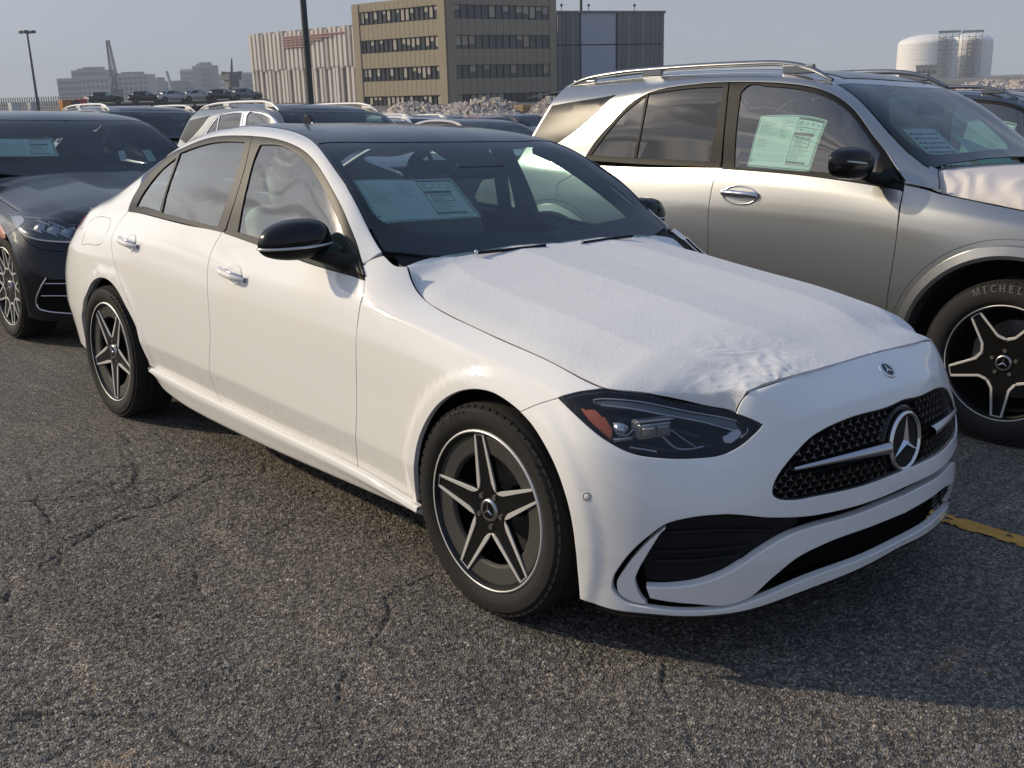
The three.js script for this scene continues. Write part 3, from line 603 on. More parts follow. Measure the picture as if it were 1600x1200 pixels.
  add('grille_frame', both(tube(outline(A, [grTop, grBot], .03).map(p => off(A, p, -.010)), .006, 90, 6)), M.gloss);
  { // little three-pointed studs
    const gsx = []; const pitch = .031;
    const inner = grPoly;
    for (let i = -40; i < 40; i++) for (let j = -20; j < 40; j++) {
      const u = A.u1 - (i + (j % 2 ? .5 : 0)) * pitch, v = ac(.488).v - .2 + j * pitch * .62;
      if (u > A.u1 - .005 || !inPoly(inner, u, v) || distPoly(inner, u, v) < .011) continue;
      const p = off(A, [u, v], -.014); if (Math.hypot(p.z, p.y - .575) < .125) continue; if (Math.abs(p.y - (.568 - .02 * Math.abs(p.z))) < .021 && p.z < .45) continue;
      const s = extrudeShape(starShape(.0125, .13), .003, .0003).applyMatrix4(new THREE.Matrix4().compose(p, new THREE.Quaternion().setFromUnitVectors(V3(0, 0, 1), A.normal(u, v)), V3(1, 1, 1)));
      gsx.push(s);
    }
    const st = add('grille_studs', both(merge(gsx)), std(rgb(.17, .16, .15), .35, .9)); st.userData.kind = 'stuff';
    // honeycomb web between the studs
    const web = []; for (let k = 0; k < 9; k++) { const v = ac(.488).v + k * .024; const pts = []; for (let i = 0; i <= 18; i++) { const u = A.u1 - i * .035; if (inPoly(inner, u - 1e-4, v)) pts.push(off(A, [u, v], -.024)); } if (pts.length > 3) web.push(tube(pts, .0025, 24, 4)); }
    add('grille_web', both(merge(web)), M.plastic);
  }
  { // horizontal bar, ring and star
    const pts = []; for (let i = 0; i <= 10; i++) { const [px, py] = [lerp(1240, 1384, i / 10), lerp(733, 700, i / 10)]; pts.push(off(A, A.px(px, py), .002 + .006 * i / 10)); }
    const bar = tube(pts, t => .005 + .0115 * t, 40, 10); 
    add('grille_bar', bar, M.satin); add('grille_bar', mirrored(bar), M.satin);
    const c = V3(.834, .568, 0), tilt = new THREE.Matrix4().makeRotationZ(.09).multiply(new THREE.Matrix4().makeRotationY(Math.PI / 2)).setPosition(c);
    add('emblem_disc', lathe([[0, .0], [.075, -.002], [.083, -.012], [.083, -.03]], 64).applyMatrix4(tilt), M.plastic);
    const em = add('emblem_ring', new THREE.TorusGeometry(.0825, .0072, 14, 80).scale(1, 1, 1.3).applyMatrix4(tilt), M.chrome);
    part('emblem_star', ridgedStar(.078, .013, .115).translate(0, 0, .002).applyMatrix4(tilt), M.chrome, em);
    add('emblem_surround', lathe([[.088, -.012], [.098, -.008], [.108, -.014], [.109, -.03]], 64).applyMatrix4(tilt), M.gloss);
    // small round badge on the nose
    const b = ac(.766), n = A.normal(b.u, b.v), bm = new THREE.Matrix4().compose(A.point(b.u, b.v), new THREE.Quaternion().setFromRotationMatrix(new THREE.Matrix4().makeBasis(V3(0, 0, -1), n.clone().cross(V3(0, 0, -1)), n)), V3(1, 1, 1));
    const badge = add('nose_badge', merge([lathe([[.0215, .003], [.0225, .0045], [.027, .004], [.0295, .0005], [.0295, -.002]], 48)]).applyMatrix4(bm), M.chrome);
    part('badge_disc', lathe([[0, .0032], [.0216, .003]], 32).applyMatrix4(bm), M.gloss, badge);
    part('badge_star', ridgedStar(.021, .0028, .17).translate(0, 0, .0034).applyMatrix4(bm), M.chrome, badge);
  }
  // ---- lower opening: backing, slats, white blade, side fin, splitter
  const openPoly = outline(A, [openTop, lipTop, [ac(.262), ac(.437)]], .014);
  add('intake_backing', both(panel(A, openPoly, { s: .03, off: -.075, gap: -.02, flange: 0 })), M.dark);
  { const shrouds = panel(A, outline(A, [[[1050, 818], [1090, 812], [1132, 808], [1202, 813], [1262, 811]], [[1262, 811], [1258, 826], [1240, 834]], [[1240, 834], [1190, 864], [1132, 900], [1094, 913], [1010, 916]], [[1010, 916], [1003, 890], [1020, 850], [1050, 818]]], .012), { s: .02, off: -.035, flange: .03 });
    add('intake_shroud', shrouds, M.plastic); add('intake_shroud', mirrored(shrouds), M.plastic);
    for (const [a, b, c] of [[[1022, 868], [1100, 866], [1180, 858]], [[1018, 884], [1090, 882], [1160, 874]], [[1040, 838], [1120, 834], [1215, 833]]]) { const t = tube([a, b, c].map(p => off(A, A.px(...p), -.028)), .006, 20, 6).scale(1, 1, 1); add('intake_slat', t, M.plastic); add('intake_slat', mirrored(t), M.plastic); } }
  const bladeTop = [[1010, 919], [1060, 919], [1094, 914], [1132, 901], [1190, 864], [1237, 837], [1268, 826], [1326, 810], [1384, 788], ac(.408)];
  const bladeBot = [ac(.352), [1365, 823], [1288, 852], [1249, 872], [1210, 903], [1171, 936], [1148, 945], [1080, 945], [1016, 936]];
  const blade = P(A, [bladeTop, [ac(.408), ac(.352)], bladeBot, [[1016, 936], [1010, 919]]], { s: .014, step: .009, off: -.004, flange: .03, bend: .004 });
  add('bumper_blade', both(blade), M.white);
  const fin = P(A, [[[1041, 824], [1016, 845], [990, 872], [974, 893], [963, 913], [966, 928], [985, 941], [1012, 946]], [[1012, 946], [1004, 938], [995, 922], [992, 908], [997, 893], [1010, 870], [1030, 838]], [[1030, 838], [1041, 824]]], { s: .012, step: .007, off: -.005, flange: .025, bend: .003 });
  add('bumper_fin', fin, M.white); add('bumper_fin', mirrored(fin), M.white);
  const mesh = []; for (let k = 0; k < 7; k++) { const y = .275 + k * .014, pts = []; for (let i = 0; i <= 12; i++) { const z = .5 * i / 12; pts.push(V3(.83 - .30 * z * z, y, z)); } mesh.push(tube(pts, .0028, 24, 4)); }
  add('intake_mesh', both(merge(mesh)), M.dark); { const e = sheet(6, 4, (a, b) => V3(lerp(.42, .690, a), lerp(.215, .38, b), .600 + .05 * (1 - a))); add('intake_end', e, M.dark); add('intake_end', mirrored(e), M.dark); }
  const split = tube(outline(A, [lipBot], .04).map(p => off(A, p, -.012).add(V3(0, -.006, 0))), .011, 90, 6);
  add('splitter', both(split), M.gloss);
  { const p = A.px(917, 776), n = A.normal(...p), bm = new THREE.Matrix4().compose(A.point(...p), new THREE.Quaternion().setFromUnitVectors(V3(0, 0, 1), n), V3(1, 1, 1));
    const s = merge([lathe([[0, .0012], [.0085, .0012], [.009, -.002]], 24), lathe([[.0105, -.001], [.0112, .0008], [.0122, .0008], [.013, -.001]], 24)]).applyMatrix4(bm); add('parking_sensor', s, M.white); add('parking_sensor', mirrored(s), M.white);
    const ring = lathe([[.0086, .0006], [.0108, .0006]], 24).applyMatrix4(bm); add('sensor_gap', ring, M.dark); }
  // ---- headlamp
  const hlTop = [[943, 607], [1017, 617], [1085, 631], [1150, 646]], hlFront = [[872, 622], [905, 612], [943, 607]];
  const hlPoly = outline(A, [hlFront, hlTop, [[1150, 646], [1170, 653], [1192, 663]], hlBottom.slice().reverse()], .008);
  keep('lampHole', A, hlPoly); const lens = panel(A, hlPoly, { s: .02, off: -.001, gap: .003, flange: .0 });
  const house = panel(A, hlPoly, { s: .02, off: -.062, gap: .006, flange: -.055 });
  const rimL = tube(outline(A, [hlFront, hlTop, [[1150, 646], [1170, 653], [1192, 663]], hlBottom.slice().reverse()], .02).map(p => off(A, p, -.006)), .0045, 110, 6, true);
  const hp = (pts, d) => pts.map(p => off(A, A.px(...p), d));
  for (const f of [g => g, mirrored]) {
    const h = add('headlamp', f(house), M.plastic);
    part('lens', f(lens), M.lens, h);
    part('seal', f(rimL), M.gloss, h);
    part('daytime_light_strip', f(panel(A, outline(A, [[[923, 620], [938, 617], [1000, 622], [1080, 638], [1140, 652], [1165, 661]], [[1165, 661], [1171, 671], [1160, 683]], [[1160, 683], [1150, 672], [1100, 655], [1040, 643], [990, 634], [940, 627], [923, 620]]], .008), { s: .012, off: -.022, flange: .01, bend: .002 })), M.lampGrey, h);
    part('light_guide', f(merge([tube(hp([[925, 619], [938, 617], [1000, 622], [1080, 638], [1140, 652], [1165, 661], [1171, 671], [1160, 683]], -.018), .0022, 60, 6), tube(hp([[938, 627], [990, 634], [1040, 643], [1100, 655], [1148, 670]], -.018), .0022, 50, 6)])), M.lamp, h);
    part('inner_light', f(panel(A, outline(A, [[[1132, 680], [1150, 668], [1166, 668]], [[1166, 668], [1160, 680], [1146, 691]], [[1146, 691], [1136, 690], [1132, 680]]], .006), { s: .01, off: -.02, flange: .01, bend: .003 })), M.lamp, h);
    part('amber_reflector', f(panel(A, outline(A, [[[899, 635], [928, 632], [946, 652]], [[946, 652], [957, 672], [953, 687]], [[953, 687], [932, 671], [912, 652], [899, 635]]], .006), { s: .01, off: -.025, flange: .006 })), M.amber, h);
    const pc = hp([[1022, 665]], -.035)[0], pn = V3(1, 0, .35).normalize();
    const q = new THREE.Matrix4().compose(pc, new THREE.Quaternion().setFromUnitVectors(V3(0, 0, 1), pn), V3(1, 1, 1));
    part('projector', f(merge([box(.098, .044, .05, 0, 0, 0, .006), box(.034, .026, .014, -.024, 0, .026, .004), box(.034, .026, .014, .020, 0, .026, .004), box(.11, .006, .03, 0, .028, .012, .002)]).applyMatrix4(q)), M.satin, h);
    part('projector', f(merge([lathe([[0, .016], [.014, .012], [.02, 0], [.022, -.02]], 24), box(.06, .012, .03, 0, -.024, 0, .004)]).applyMatrix4(new THREE.Matrix4().compose(hp([[972, 668]], -.035)[0], new THREE.Quaternion().setFromUnitVectors(V3(0, 0, 1), pn), V3(1, 1, 1)))), M.chrome, h);
    part('bezel', f(merge([tube(hp([[1003, 668], [1035, 676], [1062, 697], [1085, 698], [1104, 694]], -.03), .003, 40, 6), tube(hp([[1050, 660], [1075, 682], [1092, 694]], -.034), .002, 20, 6), tube(hp([[957, 664], [965, 675], [980, 678], [992, 668]], -.028), .0025, 24, 6), tube(hp([[985, 697], [1010, 700], [1030, 703]], -.03), .004, 20, 6)])), M.satin, h);
    part('inner_shelf', f(merge([tube(hp([[960, 640], [1030, 655], [1100, 672]], -.045), .012, 24, 6), tube(hp([[1000, 690], [1060, 700], [1120, 692]], -.045), .010, 24, 6)])), M.gloss, h);
  }
  // ---- hood, with the film over it
  const KH = hoodLine.map(p => A.point(...A.px(...p))).map(p => { const k = smooth(-.45, -.55, p.x) * .065; p.addScaledVector(p.clone().sub(CP).normalize(), k); return [p.x, p.y, p.z]; }).concat([[.468, .757, .71], [.55, .752, .60], [.625, .765, .525], [.70, .738, .50], [.74, .72, .49]]).sort((p, q) => p[0] - q[0]).filter((p, i, l) => !i || p[0] - l[i - 1][0] > .02);
  KH.unshift([KH[0][0] - .15, KH[0][1] + .03, KH[0][2] - .03]);
  const hy = fx(KH, 1), hz = fx(KH, 2), hc = spline([-.74, -.4, 0, .3, .5, .62, .708, .75], [1.03, .985, .935, .893, .856, .828, .805, .793]);
  // section of the hood: flat middle, two creases each side, rolled edge
  const hs = t => -.20 + 1.30 * smooth(.318, .338, t) + 1.4 * smooth(.742, .764, t) + 2.2 * smooth(.90, 1.0, t); const hf = [0]; for (let i = 1; i <= 200; i++) hf.push(hf[i - 1] + hs((i - .5) / 200) / 200); const hF = t => { const k = clamp(t, 0, 1) * 200, i = Math.min(Math.floor(k), 199); return lerp(hf[i], hf[i + 1], k - i) / hf[200]; };
  const H = new Patch((u, v) => {
    const x = u, t = v / .75, ze = Math.max(hz(x), .02), ye = Math.min(hy(x), hc(x) - .002), c = hc(x);
    if (t <= 1) {
      return [x, lerp(c, ye, lerp(.62 * t * t + .38 * Math.pow(t, 7), hF(t), smooth(.70, .45, x))), ze * t];
    }
    return [x, ye - (t - 1) * .95, ze + (t - 1) * .25];
  }, -.74, .715, 0, .86, 220, 90); H.name = 'H';
  heroS.H = H;
  const hoodSegs = [[{ u: -.63, v: 0 }, { u: -.635, v: .2 }, { u: -.655, v: .5 }, [637, 416]], hoodLine.slice(), [[943, 606], [1017, 616], [1085, 630], [1149, 645]], [[1149, 645], [1158, 628], [1172, 611]], [[1172, 611], [1250, 585], [1313, 567], { u: .706, v: 0 }], [{ u: .706, v: 0 }, { u: -.63, v: 0 }]];
  const hoodPoly = keep('hood', H, outline(H, hoodSegs, .01));
  add('hood', both(panel(H, hoodPoly, { s: .025, off: -.003, flange: .02 })), M.white);
  const wr = (p) => {   // creases and puckers of the stretched film
    const n = fbm(p.x * 60 + 9, p.z * 60, 3, 5) - .5; let d = .0002 * n;
    const ridge = (x, f) => Math.pow(1 - Math.abs(2 * vnoise(x * f, x * .37 * f + 3, 31) - 1), 4);
    const q = Math.hypot(p.x - .60, (p.z - .46) * .8), k = smooth(.30, .03, q);
    const a = Math.atan2(p.z - .44, p.x - .68);
    d += k * .0018 * (Math.pow(Math.abs(Math.sin(a * 6 + 3.5 * vnoise(p.x * 14, p.z * 14, 8))), 3) - .3) * smooth(.0, .05, q);
    const k2 = .35 * smooth(.18, .02, Math.hypot(p.x + .62, (p.z + .5) * .7)); d += k2 * .007 * Math.pow(Math.abs(Math.sin(p.z * 40 + 4 * vnoise(p.x * 9, p.z * 9, 4))), 3);
    const vein = (f, s) => Math.pow(1 - Math.abs(2 * vnoise(p.x * f + 2.5 * vnoise(p.x * 17, p.z * 17, s), p.z * f + 2.5 * vnoise(p.x * 17 + 9, p.z * 17, s + 1), s + 2) - 1), 6);
    d += (.0038 * smooth(.24, .05, q) + .0003) * vein(30, 41) + .0014 * smooth(.3, .08, q) * vein(44, 45);
    d += .0010 * Math.pow(vnoise(p.x * 7 + 2 * vnoise(p.x * 13, p.z * 13, 2), p.z * 22, 6), 6);
    return d;
  };
  const film1 = panel(H, hoodPoly, { s: .0075, off: .0015, flange: .004, disp: wr, gap: .003 });
  const film2 = mirrored(panel(H, hoodPoly, { s: .016, off: .0015, flange: .004, disp: p => wr({ x: p.x, z: -p.z }), gap: .003 }));
  add('protective_film', merge([film1, film2]), M.film, 'white protective film stretched over the hood');
  // ---- roof, rear window, deck and tail
  const roofPoly = outline(G, [[-1.30, -1.37, -1.45, -1.6, -1.8, -2, -2.2, -2.4, -2.52].map(x => gxz(x, z9(x) - .010)), [gxz(-2.52, .54), gxz(-2.56, .3), gxz(-2.575, 0)], [gxz(-2.575, 0), gxz(-1.262, 0)], [gxz(-1.262, 0), gxz(-1.268, .25), gxz(-1.28, .45), gxz(-1.30, z9(-1.30) - .010)]], .02);
  keep('roof', G, roofPoly); add('roof', both(panel(G, roofPoly, { s: .04, gap: .002, flange: .015 })), M.gloss);
  const edgeStrip = tube([-.80, -.95, -1.1, -1.25, -1.4, -1.6, -1.9, -2.2, -2.5].map(x => { const p = gr(x, 9); return off(G, [p.u, p.v + .006], -.006); }), .008, 90, 6);
  add('roof_seal', edgeStrip, M.gloss); add('roof_seal', mirrored(edgeStrip), M.gloss);
  const backG = outline(G, [[gxz(-2.58, .53), gxz(-2.9, .54), gxz(-3.25, .55)], [gxz(-3.25, .55), gxz(-3.30, .3), gxz(-3.31, 0)], [gxz(-3.31, 0), gxz(-2.58, 0)], [gxz(-2.58, 0), gxz(-2.575, .3), gxz(-2.58, .53)]], .02);
  keep('rearWindow', G, backG); add('rear_window', both(panel(G, backG, { s: .05, gap: 0, flange: 0 })), M.glassDark);
  const deck = outline(G, [[gr(-3.26, 9), gr(-3.6, 9)], [gr(-3.6, 9), gr(-3.6, 11)], [gr(-3.6, 11), gxz(-3.315, 0)], [gxz(-3.315, 0), gxz(-3.305, .3), gr(-3.26, 9)]], .02);
  keep('trunk', G, deck); add('trunk_lid', both(panel(G, deck, { s: .05 })), M.white);
  const tailU = uAt(3, -3.62);
  const tl = outline(A, [[{ u: 0, v: .02 }, { u: tailU, v: .02 }], [{ u: tailU, v: .02 }, { u: tailU, v: A.v1 }], [{ u: tailU, v: A.v1 }, { u: 0, v: A.v1 }], [{ u: 0, v: A.v1 }, { u: 0, v: .02 }]], .02);
  keep('rearBumper', A, tl); add('rear_bumper', both(panel(A, tl, { s: .05 })), M.white);
  const tailLamp = panel(A, outline(A, [[[132, 335], [129, 347], [118, 361]], [[118, 361], { u: A.us[2] - .02, v: A.vs[3] + .03 }, { u: A.us[1], v: A.vs[3] + .03 }], [{ u: A.us[1], v: A.vs[3] + .03 }, { u: A.us[1], v: A.vs[4] }], [{ u: A.us[1], v: A.vs[4] }, { u: A.us[2] - .02, v: A.vs[4] }, [132, 335]]], .012), { s: .02, off: .004, flange: .015 });
  add('tail_lamp', tailLamp, M.red); add('tail_lamp', mirrored(tailLamp), M.red);
  const fd = tube([[128, 380], [132, 366], [140, 347], [150, 340], [168, 340], [173, 344], [168, 362], [158, 380], [150, 383], [138, 381]].map(p => off(G, G.px(...p), -.0012)), .0019, 60, 5, true);
  add('fuel_door_gap', fd, M.rubber);
  // ---- windows
  const glassF = [[371, 363], [384, 295], [401, 236], [406, 226], [440, 228], [464, 241], [489, 269], [513, 311], [528, 344], [541, 377], [549, 405], [554, 425]];
  const glassFbot = [[554, 425], [459, 392], [371, 363]];
  const glassR = [[251, 332], [262, 292], [272, 264], [281, 239]], glassRtop = [[281, 239], [314, 227], [349, 221], [382, 222]], glassRB = [[382, 222], [372, 262], [352, 318], [339, 355]], glassRbot = [[339, 355], [295, 344], [251, 332]];
  const glassQ = [[[212, 324], [223, 302], [244, 274], [275, 246]], [[275, 246], [262, 285], [248, 332]], [[248, 332], [212, 324]]];
  const pane = (segs, n) => panel(G, keep(n, G, outline(G, segs, .02)), { s: .05, off: -.006, gap: -.004, flange: 0 });
  for (const [segs, n] of [[[glassF.slice(0, 4), glassF.slice(3), glassFbot], 'front_door_window'], [[glassR, glassRtop, glassRB, glassRbot], 'rear_door_window'], [glassQ, 'quarter_window']]) { const g = pane(segs, n); add(n, g, M.glass); add(n, mirrored(g), M.glass); }
  const bUp = [[352, 361], [366, 314], [380, 268], [394, 214]];
  const f1 = P(G, [[[394.5, 214], [440, 220], [468, 232], [496, 259], [520, 299], [541, 341], [559, 386], [568, 425]], [[568, 425], [554, 425]], glassF.slice(3).reverse(), glassF.slice(0, 4).reverse(), [[371, 363], [353, 361]], [[353, 361], [367, 314], [381, 268], [394.5, 214]]], { s: .02, step: .01, off: -.001, flange: .012, gap: .001 }, 'frameF');
  const f2 = P(G, [[[393, 214], [356, 213], [317, 219], [279, 235], [247, 256], [219, 289], [207, 311], [201, 328]], [[201, 328], [212, 324]], [[212, 324], [223, 302], [244, 274], [275, 246]], [[275, 246], [262, 285], [248, 332]], [[248, 332], [252, 333]], glassR.map((p, i) => i ? p : [252, 333]), glassRtop, glassRB, [[339, 355], [351, 360]], bUp.map((p, i) => i ? p : [351, 360])], { s: .02, step: .009, off: -.001, flange: .012, gap: .001 }, 'frameR');
  for (const g of [f1, f2]) { add('window_frame', g, M.trim); add('window_frame', mirrored(g), M.trim); }
  const belt1 = P(G, [[[201, 327], [212, 324], [251, 332], [295, 344], [339, 355], [351, 359]], [[351, 359], [348, 363]], [[348, 363], [295, 351], [250, 340], [201, 330]], [[201, 330], [201, 327]]], { s: .015, step: .009, off: .001, flange: .012, gap: .0006 });
  const belt2 = P(G, [[[353, 360], [371, 363], [459, 391], [568, 427]], [[568, 427], [569, 437]], [[569, 437], [459, 402], [350, 364]], [[350, 364], [353, 360]]], { s: .015, step: .009, off: .001, flange: .012, gap: .0006 });
  for (const g of [belt1, belt2]) { add('belt_moulding', g, M.trim); add('belt_moulding', mirrored(g), M.trim); }
  // windscreen
  const wsE = []; for (let x = -.70; x > -1.27; x -= .06) wsE.push(gr(x, 9)); wsE.push(gr(-1.294, 9));
  const wsSegs = [wsE.map(p => ({ u: p.u, v: p.v + .012 })), [gxz(-1.294, z9(-1.294) - .012), gxz(-1.275, .45), gxz(-1.264, .25), gxz(-1.258, 0)], [gxz(-1.258, 0), gxz(-.50, 0)], [gxz(-.50, 0), gxz(-.55, .3), gxz(-.62, .55), { u: wsE[0].u, v: wsE[0].v + .012 }]];
  const wsPoly = keep('windscreen', G, outline(G, wsSegs, .02));
  add('windscreen', both(panel(G, wsPoly, { s: .05, gap: 0, flange: 0, off: -.002 })), M.screen);
  { const inner = [gxz(-.66, 0), gxz(-.69, .3), gxz(-.745, .52), gxz(-.80, .615), gxz(-.95, .62), gxz(-1.1, .60), gxz(-1.2, .565), gxz(-1.222, .53), gxz(-1.205, .3), gxz(-1.20, .14), gxz(-1.10, .13), gxz(-1.08, .0)];
    const frit = panel(G, keep('frit', G, outline(G, [...wsSegs.slice(0, 2), [gxz(-1.258, 0), gxz(-1.08, 0)], [gxz(-1.08, 0), gxz(-1.09, .09), gxz(-1.13, .13), gxz(-1.20, .15)], [gxz(-1.20, .15), gxz(-1.205, .3), gxz(-1.225, .53), gxz(-1.19, .60), gxz(-1.1, .635), gxz(-.95, .670), gxz(-.83, .672), gxz(-.765, .60), gxz(-.705, .35), gxz(-.665, 0)], [gxz(-.665, 0), gxz(-.50, 0)], wsSegs[3]], .015)), { s: .03, off: -.008, gap: 0, flange: 0 });
    add('windscreen_frit', both(frit), M.plastic); }
  const cowl = P(G, [[gxz(-.50, 0), gxz(-.55, .3), gxz(-.62, .55), gxz(-.69, .715)], [gxz(-.69, .715), gxz(-.60, .72)], [gxz(-.60, .72), gxz(-.55, .5), gxz(-.50, .3), gxz(-.482, 0)], [gxz(-.482, 0), gxz(-.50, 0)]], { s: .03, off: -.012, gap: -.002, flange: 0 });
  add('cowl', both(cowl), M.plastic);
  Object.assign(heroS, { off, gu, wsPoly, add, P, well: null });
  // ---- side skirt
  const sk = [-2.405, -2.37, -2.32, -2.24, -2.1, -1.9, -1.5, -1.0, -.6, -.40, -.335];
  const kyT = pchip([-2.41, -1.97, -.68, -.335], [.334, .314, .279, .247]), kyB = pchip([-2.41, -2.383, -2.318, -2.24, -1.99, -1.5, -.33], [.318, .284, .240, .222, .198, .19, .207]);
  const S = Patch.loft([sk.map(x => [x, kyB(x) + .012, .80]), sk.map(x => [x, kyB(x), .835]), sk.map(x => [x, kyB(x) + .004, .872]), sk.map(x => [x, lerp(kyB(x), kyT(x), .45), .888]), sk.map(x => [x, kyT(x) - .020, .900]), sk.map(x => [x, kyT(x) - .003, .897]), sk.map(x => [x, kyT(x) - .001, .872])], [0, 0, .5, .6, .3, .5, 0], 60, 30);
  const sp = outline(S, [[{ u: 0, v: 0 }, { u: S.u1, v: 0 }], [{ u: S.u1, v: 0 }, { u: S.u1, v: S.v1 }], [{ u: S.u1, v: S.v1 }, { u: 0, v: S.v1 }], [{ u: 0, v: S.v1 }, { u: 0, v: 0 }]], .012);
  const skirt = panel(S, sp, { s: .014, gap: 0, flange: .02 });
  add('side_skirt', skirt, M.whiteSill); add('side_skirt', mirrored(skirt), M.whiteSill);
  // ---- handles
  for (const [cx, cy, dr] of [[204, 379.5, [dR, dRm]], [365.5, 429, [dF, dFm]]]) {
    const c = G.px(cx, cy), e = .0;
    const at = (du, dv, d) => off(G, [c[0] + du, c[1] + dv], d);
    const cup = sheet(28, 8, (a, b) => { const t = a * 2 * Math.PI, r = b; return at(Math.cos(t) * .062 * r, Math.sin(t) * .040 * r, .0022 - .004 * (1 - r * r)); });
    const grip = tube([-.098, -.085, -.05, 0, .05, .085, .098].map(x => at(-x, -.004 + .006 * (x / .1), .034 * (1 - Math.pow(Math.abs(x) / .102, 3.2)) + .001)), t => .0145 * (.75 + .25 * Math.sin(Math.PI * t)), 40, 12);
    const strip = tube([-.093, -.05, 0, .05, .093].map(x => at(-x, .009 + .006 * (x / .1), .036 * (1 - Math.pow(Math.abs(x) / .102, 3.2)) + .006)), .0055, 36, 8);
    for (const [f, d] of [[g => g, dr[0]], [mirrored, dr[1]]]) { part('handle_cup', f(cup), M.white, d); part('handle_grip', f(grip), M.white, d); part('handle_strip', f(strip), M.chrome, d); }
  }
  // ---- mirror
  {
    const c = V3(-.985, 1.046, .93);
    const shell = (lo, hi, k = 1) => sheet(48, 24, (a, b) => {
      const ph = lerp(lo, hi, b), th = a * 2 * Math.PI, cs = Math.cos(ph), sn = Math.sin(ph);
      const ex = (v, p) => Math.sign(v) * Math.pow(Math.abs(v), p);
      let z = .125 * ex(Math.cos(th), .82) * Math.pow(cs, .58), x = .09 * ex(Math.sin(th), .75) * Math.pow(cs, .6), y = (sn > 0 ? .078 : .060) * ex(sn, .92);
      if (x < 0) x *= .35; const w = z / .125; y *= 1 - .14 * smooth(0, 1, w) ; x *= 1 - .2 * smooth(-.2, 1, w); y += -.008 * w; x -= .02 * w;
      return V3(c.x + x * k, c.y + y * k, c.z + z * k);
    });
    const up = shell(-.12, Math.PI / 2), lo = shell(-Math.PI / 2, -.24), mid = shell(-.26, -.10, .985);
    const arm = tube([V3(-.945, 1.005, .885), V3(-.89, .992, .855), V3(-.82, .982, .825), V3(-.785, .975, .79)], t => .020 + .026 * t * t, 24, 10);
    const sail = panel(G, outline(G, [[[541, 377], [552, 398], [562, 420], [569, 437]], [[569, 437], [545, 428], [524, 419]], [[524, 419], [530, 400], [541, 377]]], .01), { s: .015, off: .004, flange: .01 });
    const line = tube(Array.from({ length: 40 }, (_, i) => { const th = i / 40 * 2 * Math.PI, ex = (v, p) => Math.sign(v) * Math.pow(Math.abs(v), p); let z = .126 * ex(Math.cos(th), .82), x = .086 * ex(Math.sin(th), .8); if (x < 0) x *= .35; const w = z / .125; x *= 1 - .2 * smooth(-.2, 1, w); return V3(c.x + x * 1.05 - .02 * w, c.y - .011 - .008 * w, c.z + z); }), .0045, 90, 6, true);
    const glass = sheet(24, 6, (a, b) => { const th = a * 2 * Math.PI; return V3(c.x - .033 - .012 * Math.cos(th) * b * 0, c.y + .045 * Math.sin(th) * b, c.z + .105 * Math.cos(th) * b); });
    for (const f of [g => g, mirrored]) { const m = add('door_mirror', f(up), M.gloss); part('mirror_base', f(lo), M.plastic, m); part('mirror_core', f(mid), M.plastic, m); part('indicator_strip', f(line), M.lamp, m); part('mirror_arm', f(arm), M.plastic, m); part('mirror_sail', f(sail), M.plastic, m); part('mirror_glass', f(glass), M.chrome, m); }
  }
  // ---- wheels
  const proto = starWheel('wheel');
  for (const s of [1, -1]) { const a = placeWheel(proto, hero, 0, .328, .791, s), b = placeWheel(proto, hero, -2.865, .328, .797, s); a.rotation.z = s * .10; b.rotation.z = .62 * s; }
  // ---- wheel wells, floor, inner shell
  const well = (x, z0) => merge([sheet(24, 2, (a, b) => { const t = lerp(-.25, Math.PI + .25, a); return V3(x + .385 * Math.cos(t), .33 + .385 * Math.sin(t), lerp(z0, .55, b)); }), sheet(24, 1, (a, b) => { const t = lerp(-.25, Math.PI + .25, a); return V3(x + .385 * Math.cos(t) * b, .33 + .385 * Math.sin(t) * b, .56); })]);
  for (const f of [g => g, mirrored]) { add('wheel_well', f(well(.03, .872)), M.dark); add('wheel_well', f(well(-2.80, .872)), M.dark); }
  const innerSkin = (x0, x1, r0, r1, d) => sheet(30, 10, (a, b) => { const u = gu(lerp(x0, x1, a)), v = lerp(G.vs[r0], G.vs[r1], b); return off(G, [u, v], -d); });
  const inner = merge([innerSkin(-2.42, -.52, 0, 5, .05), innerSkin(-3.6, -3.22, 0, 5, .05)]);
  add('inner_panel', inner, M.cabin); add('inner_panel', mirrored(inner), M.cabin);
  add('undertray', sheet(24, 4, (a, b) => { const z = lerp(-.80, .80, a), q = z * z; return V3(lerp(.35, .815 - .42 * q, b), .232 - .115 * q, z); }), M.dark);
  add('underbody', merge([box(3.6, .03, 1.5, -1.75, .20, 0), box(.03, .75, 1.36, -.50, .56, 0), box(.12, .46, 1.1, .60, .46, 0), box(.03, .7, 1.4, -2.95, .6, 0), box(1.0, .4, 1.05, .1, .40, 0)]), M.dark);
  // ---- cabin
  const seatAt = (x, z) => { const s = add('seat', merge([box(.52, .16, .52, x, .50, z, .06), box(.16, .60, .50, 0, .30, 0, .06).rotateZ(.30).translate(x - .26, .52, z), box(.10, .18, .28, 0, .68, 0, .045).rotateZ(.22).translate(x - .275, .52, z)]), M.seat); part('headrest_post', merge([-.06, .06].map(d => new THREE.CylinderGeometry(.006, .006, .12, 8).translate(x - .42, 1.13, z + d))), M.chrome, s); };
  seatAt(-1.45, .38); seatAt(-1.45, -.38);
  add('rear_seat', merge([box(.5, .16, 1.25, -2.35, .48, 0, .06), box(.15, .58, 1.22, 0, .28, 0, .06).rotateZ(.4).translate(-2.58, .52, 0), ...[-.38, .38].map(z => box(.09, .16, .26, -2.86, 1.13, z, .04))]), M.seat);
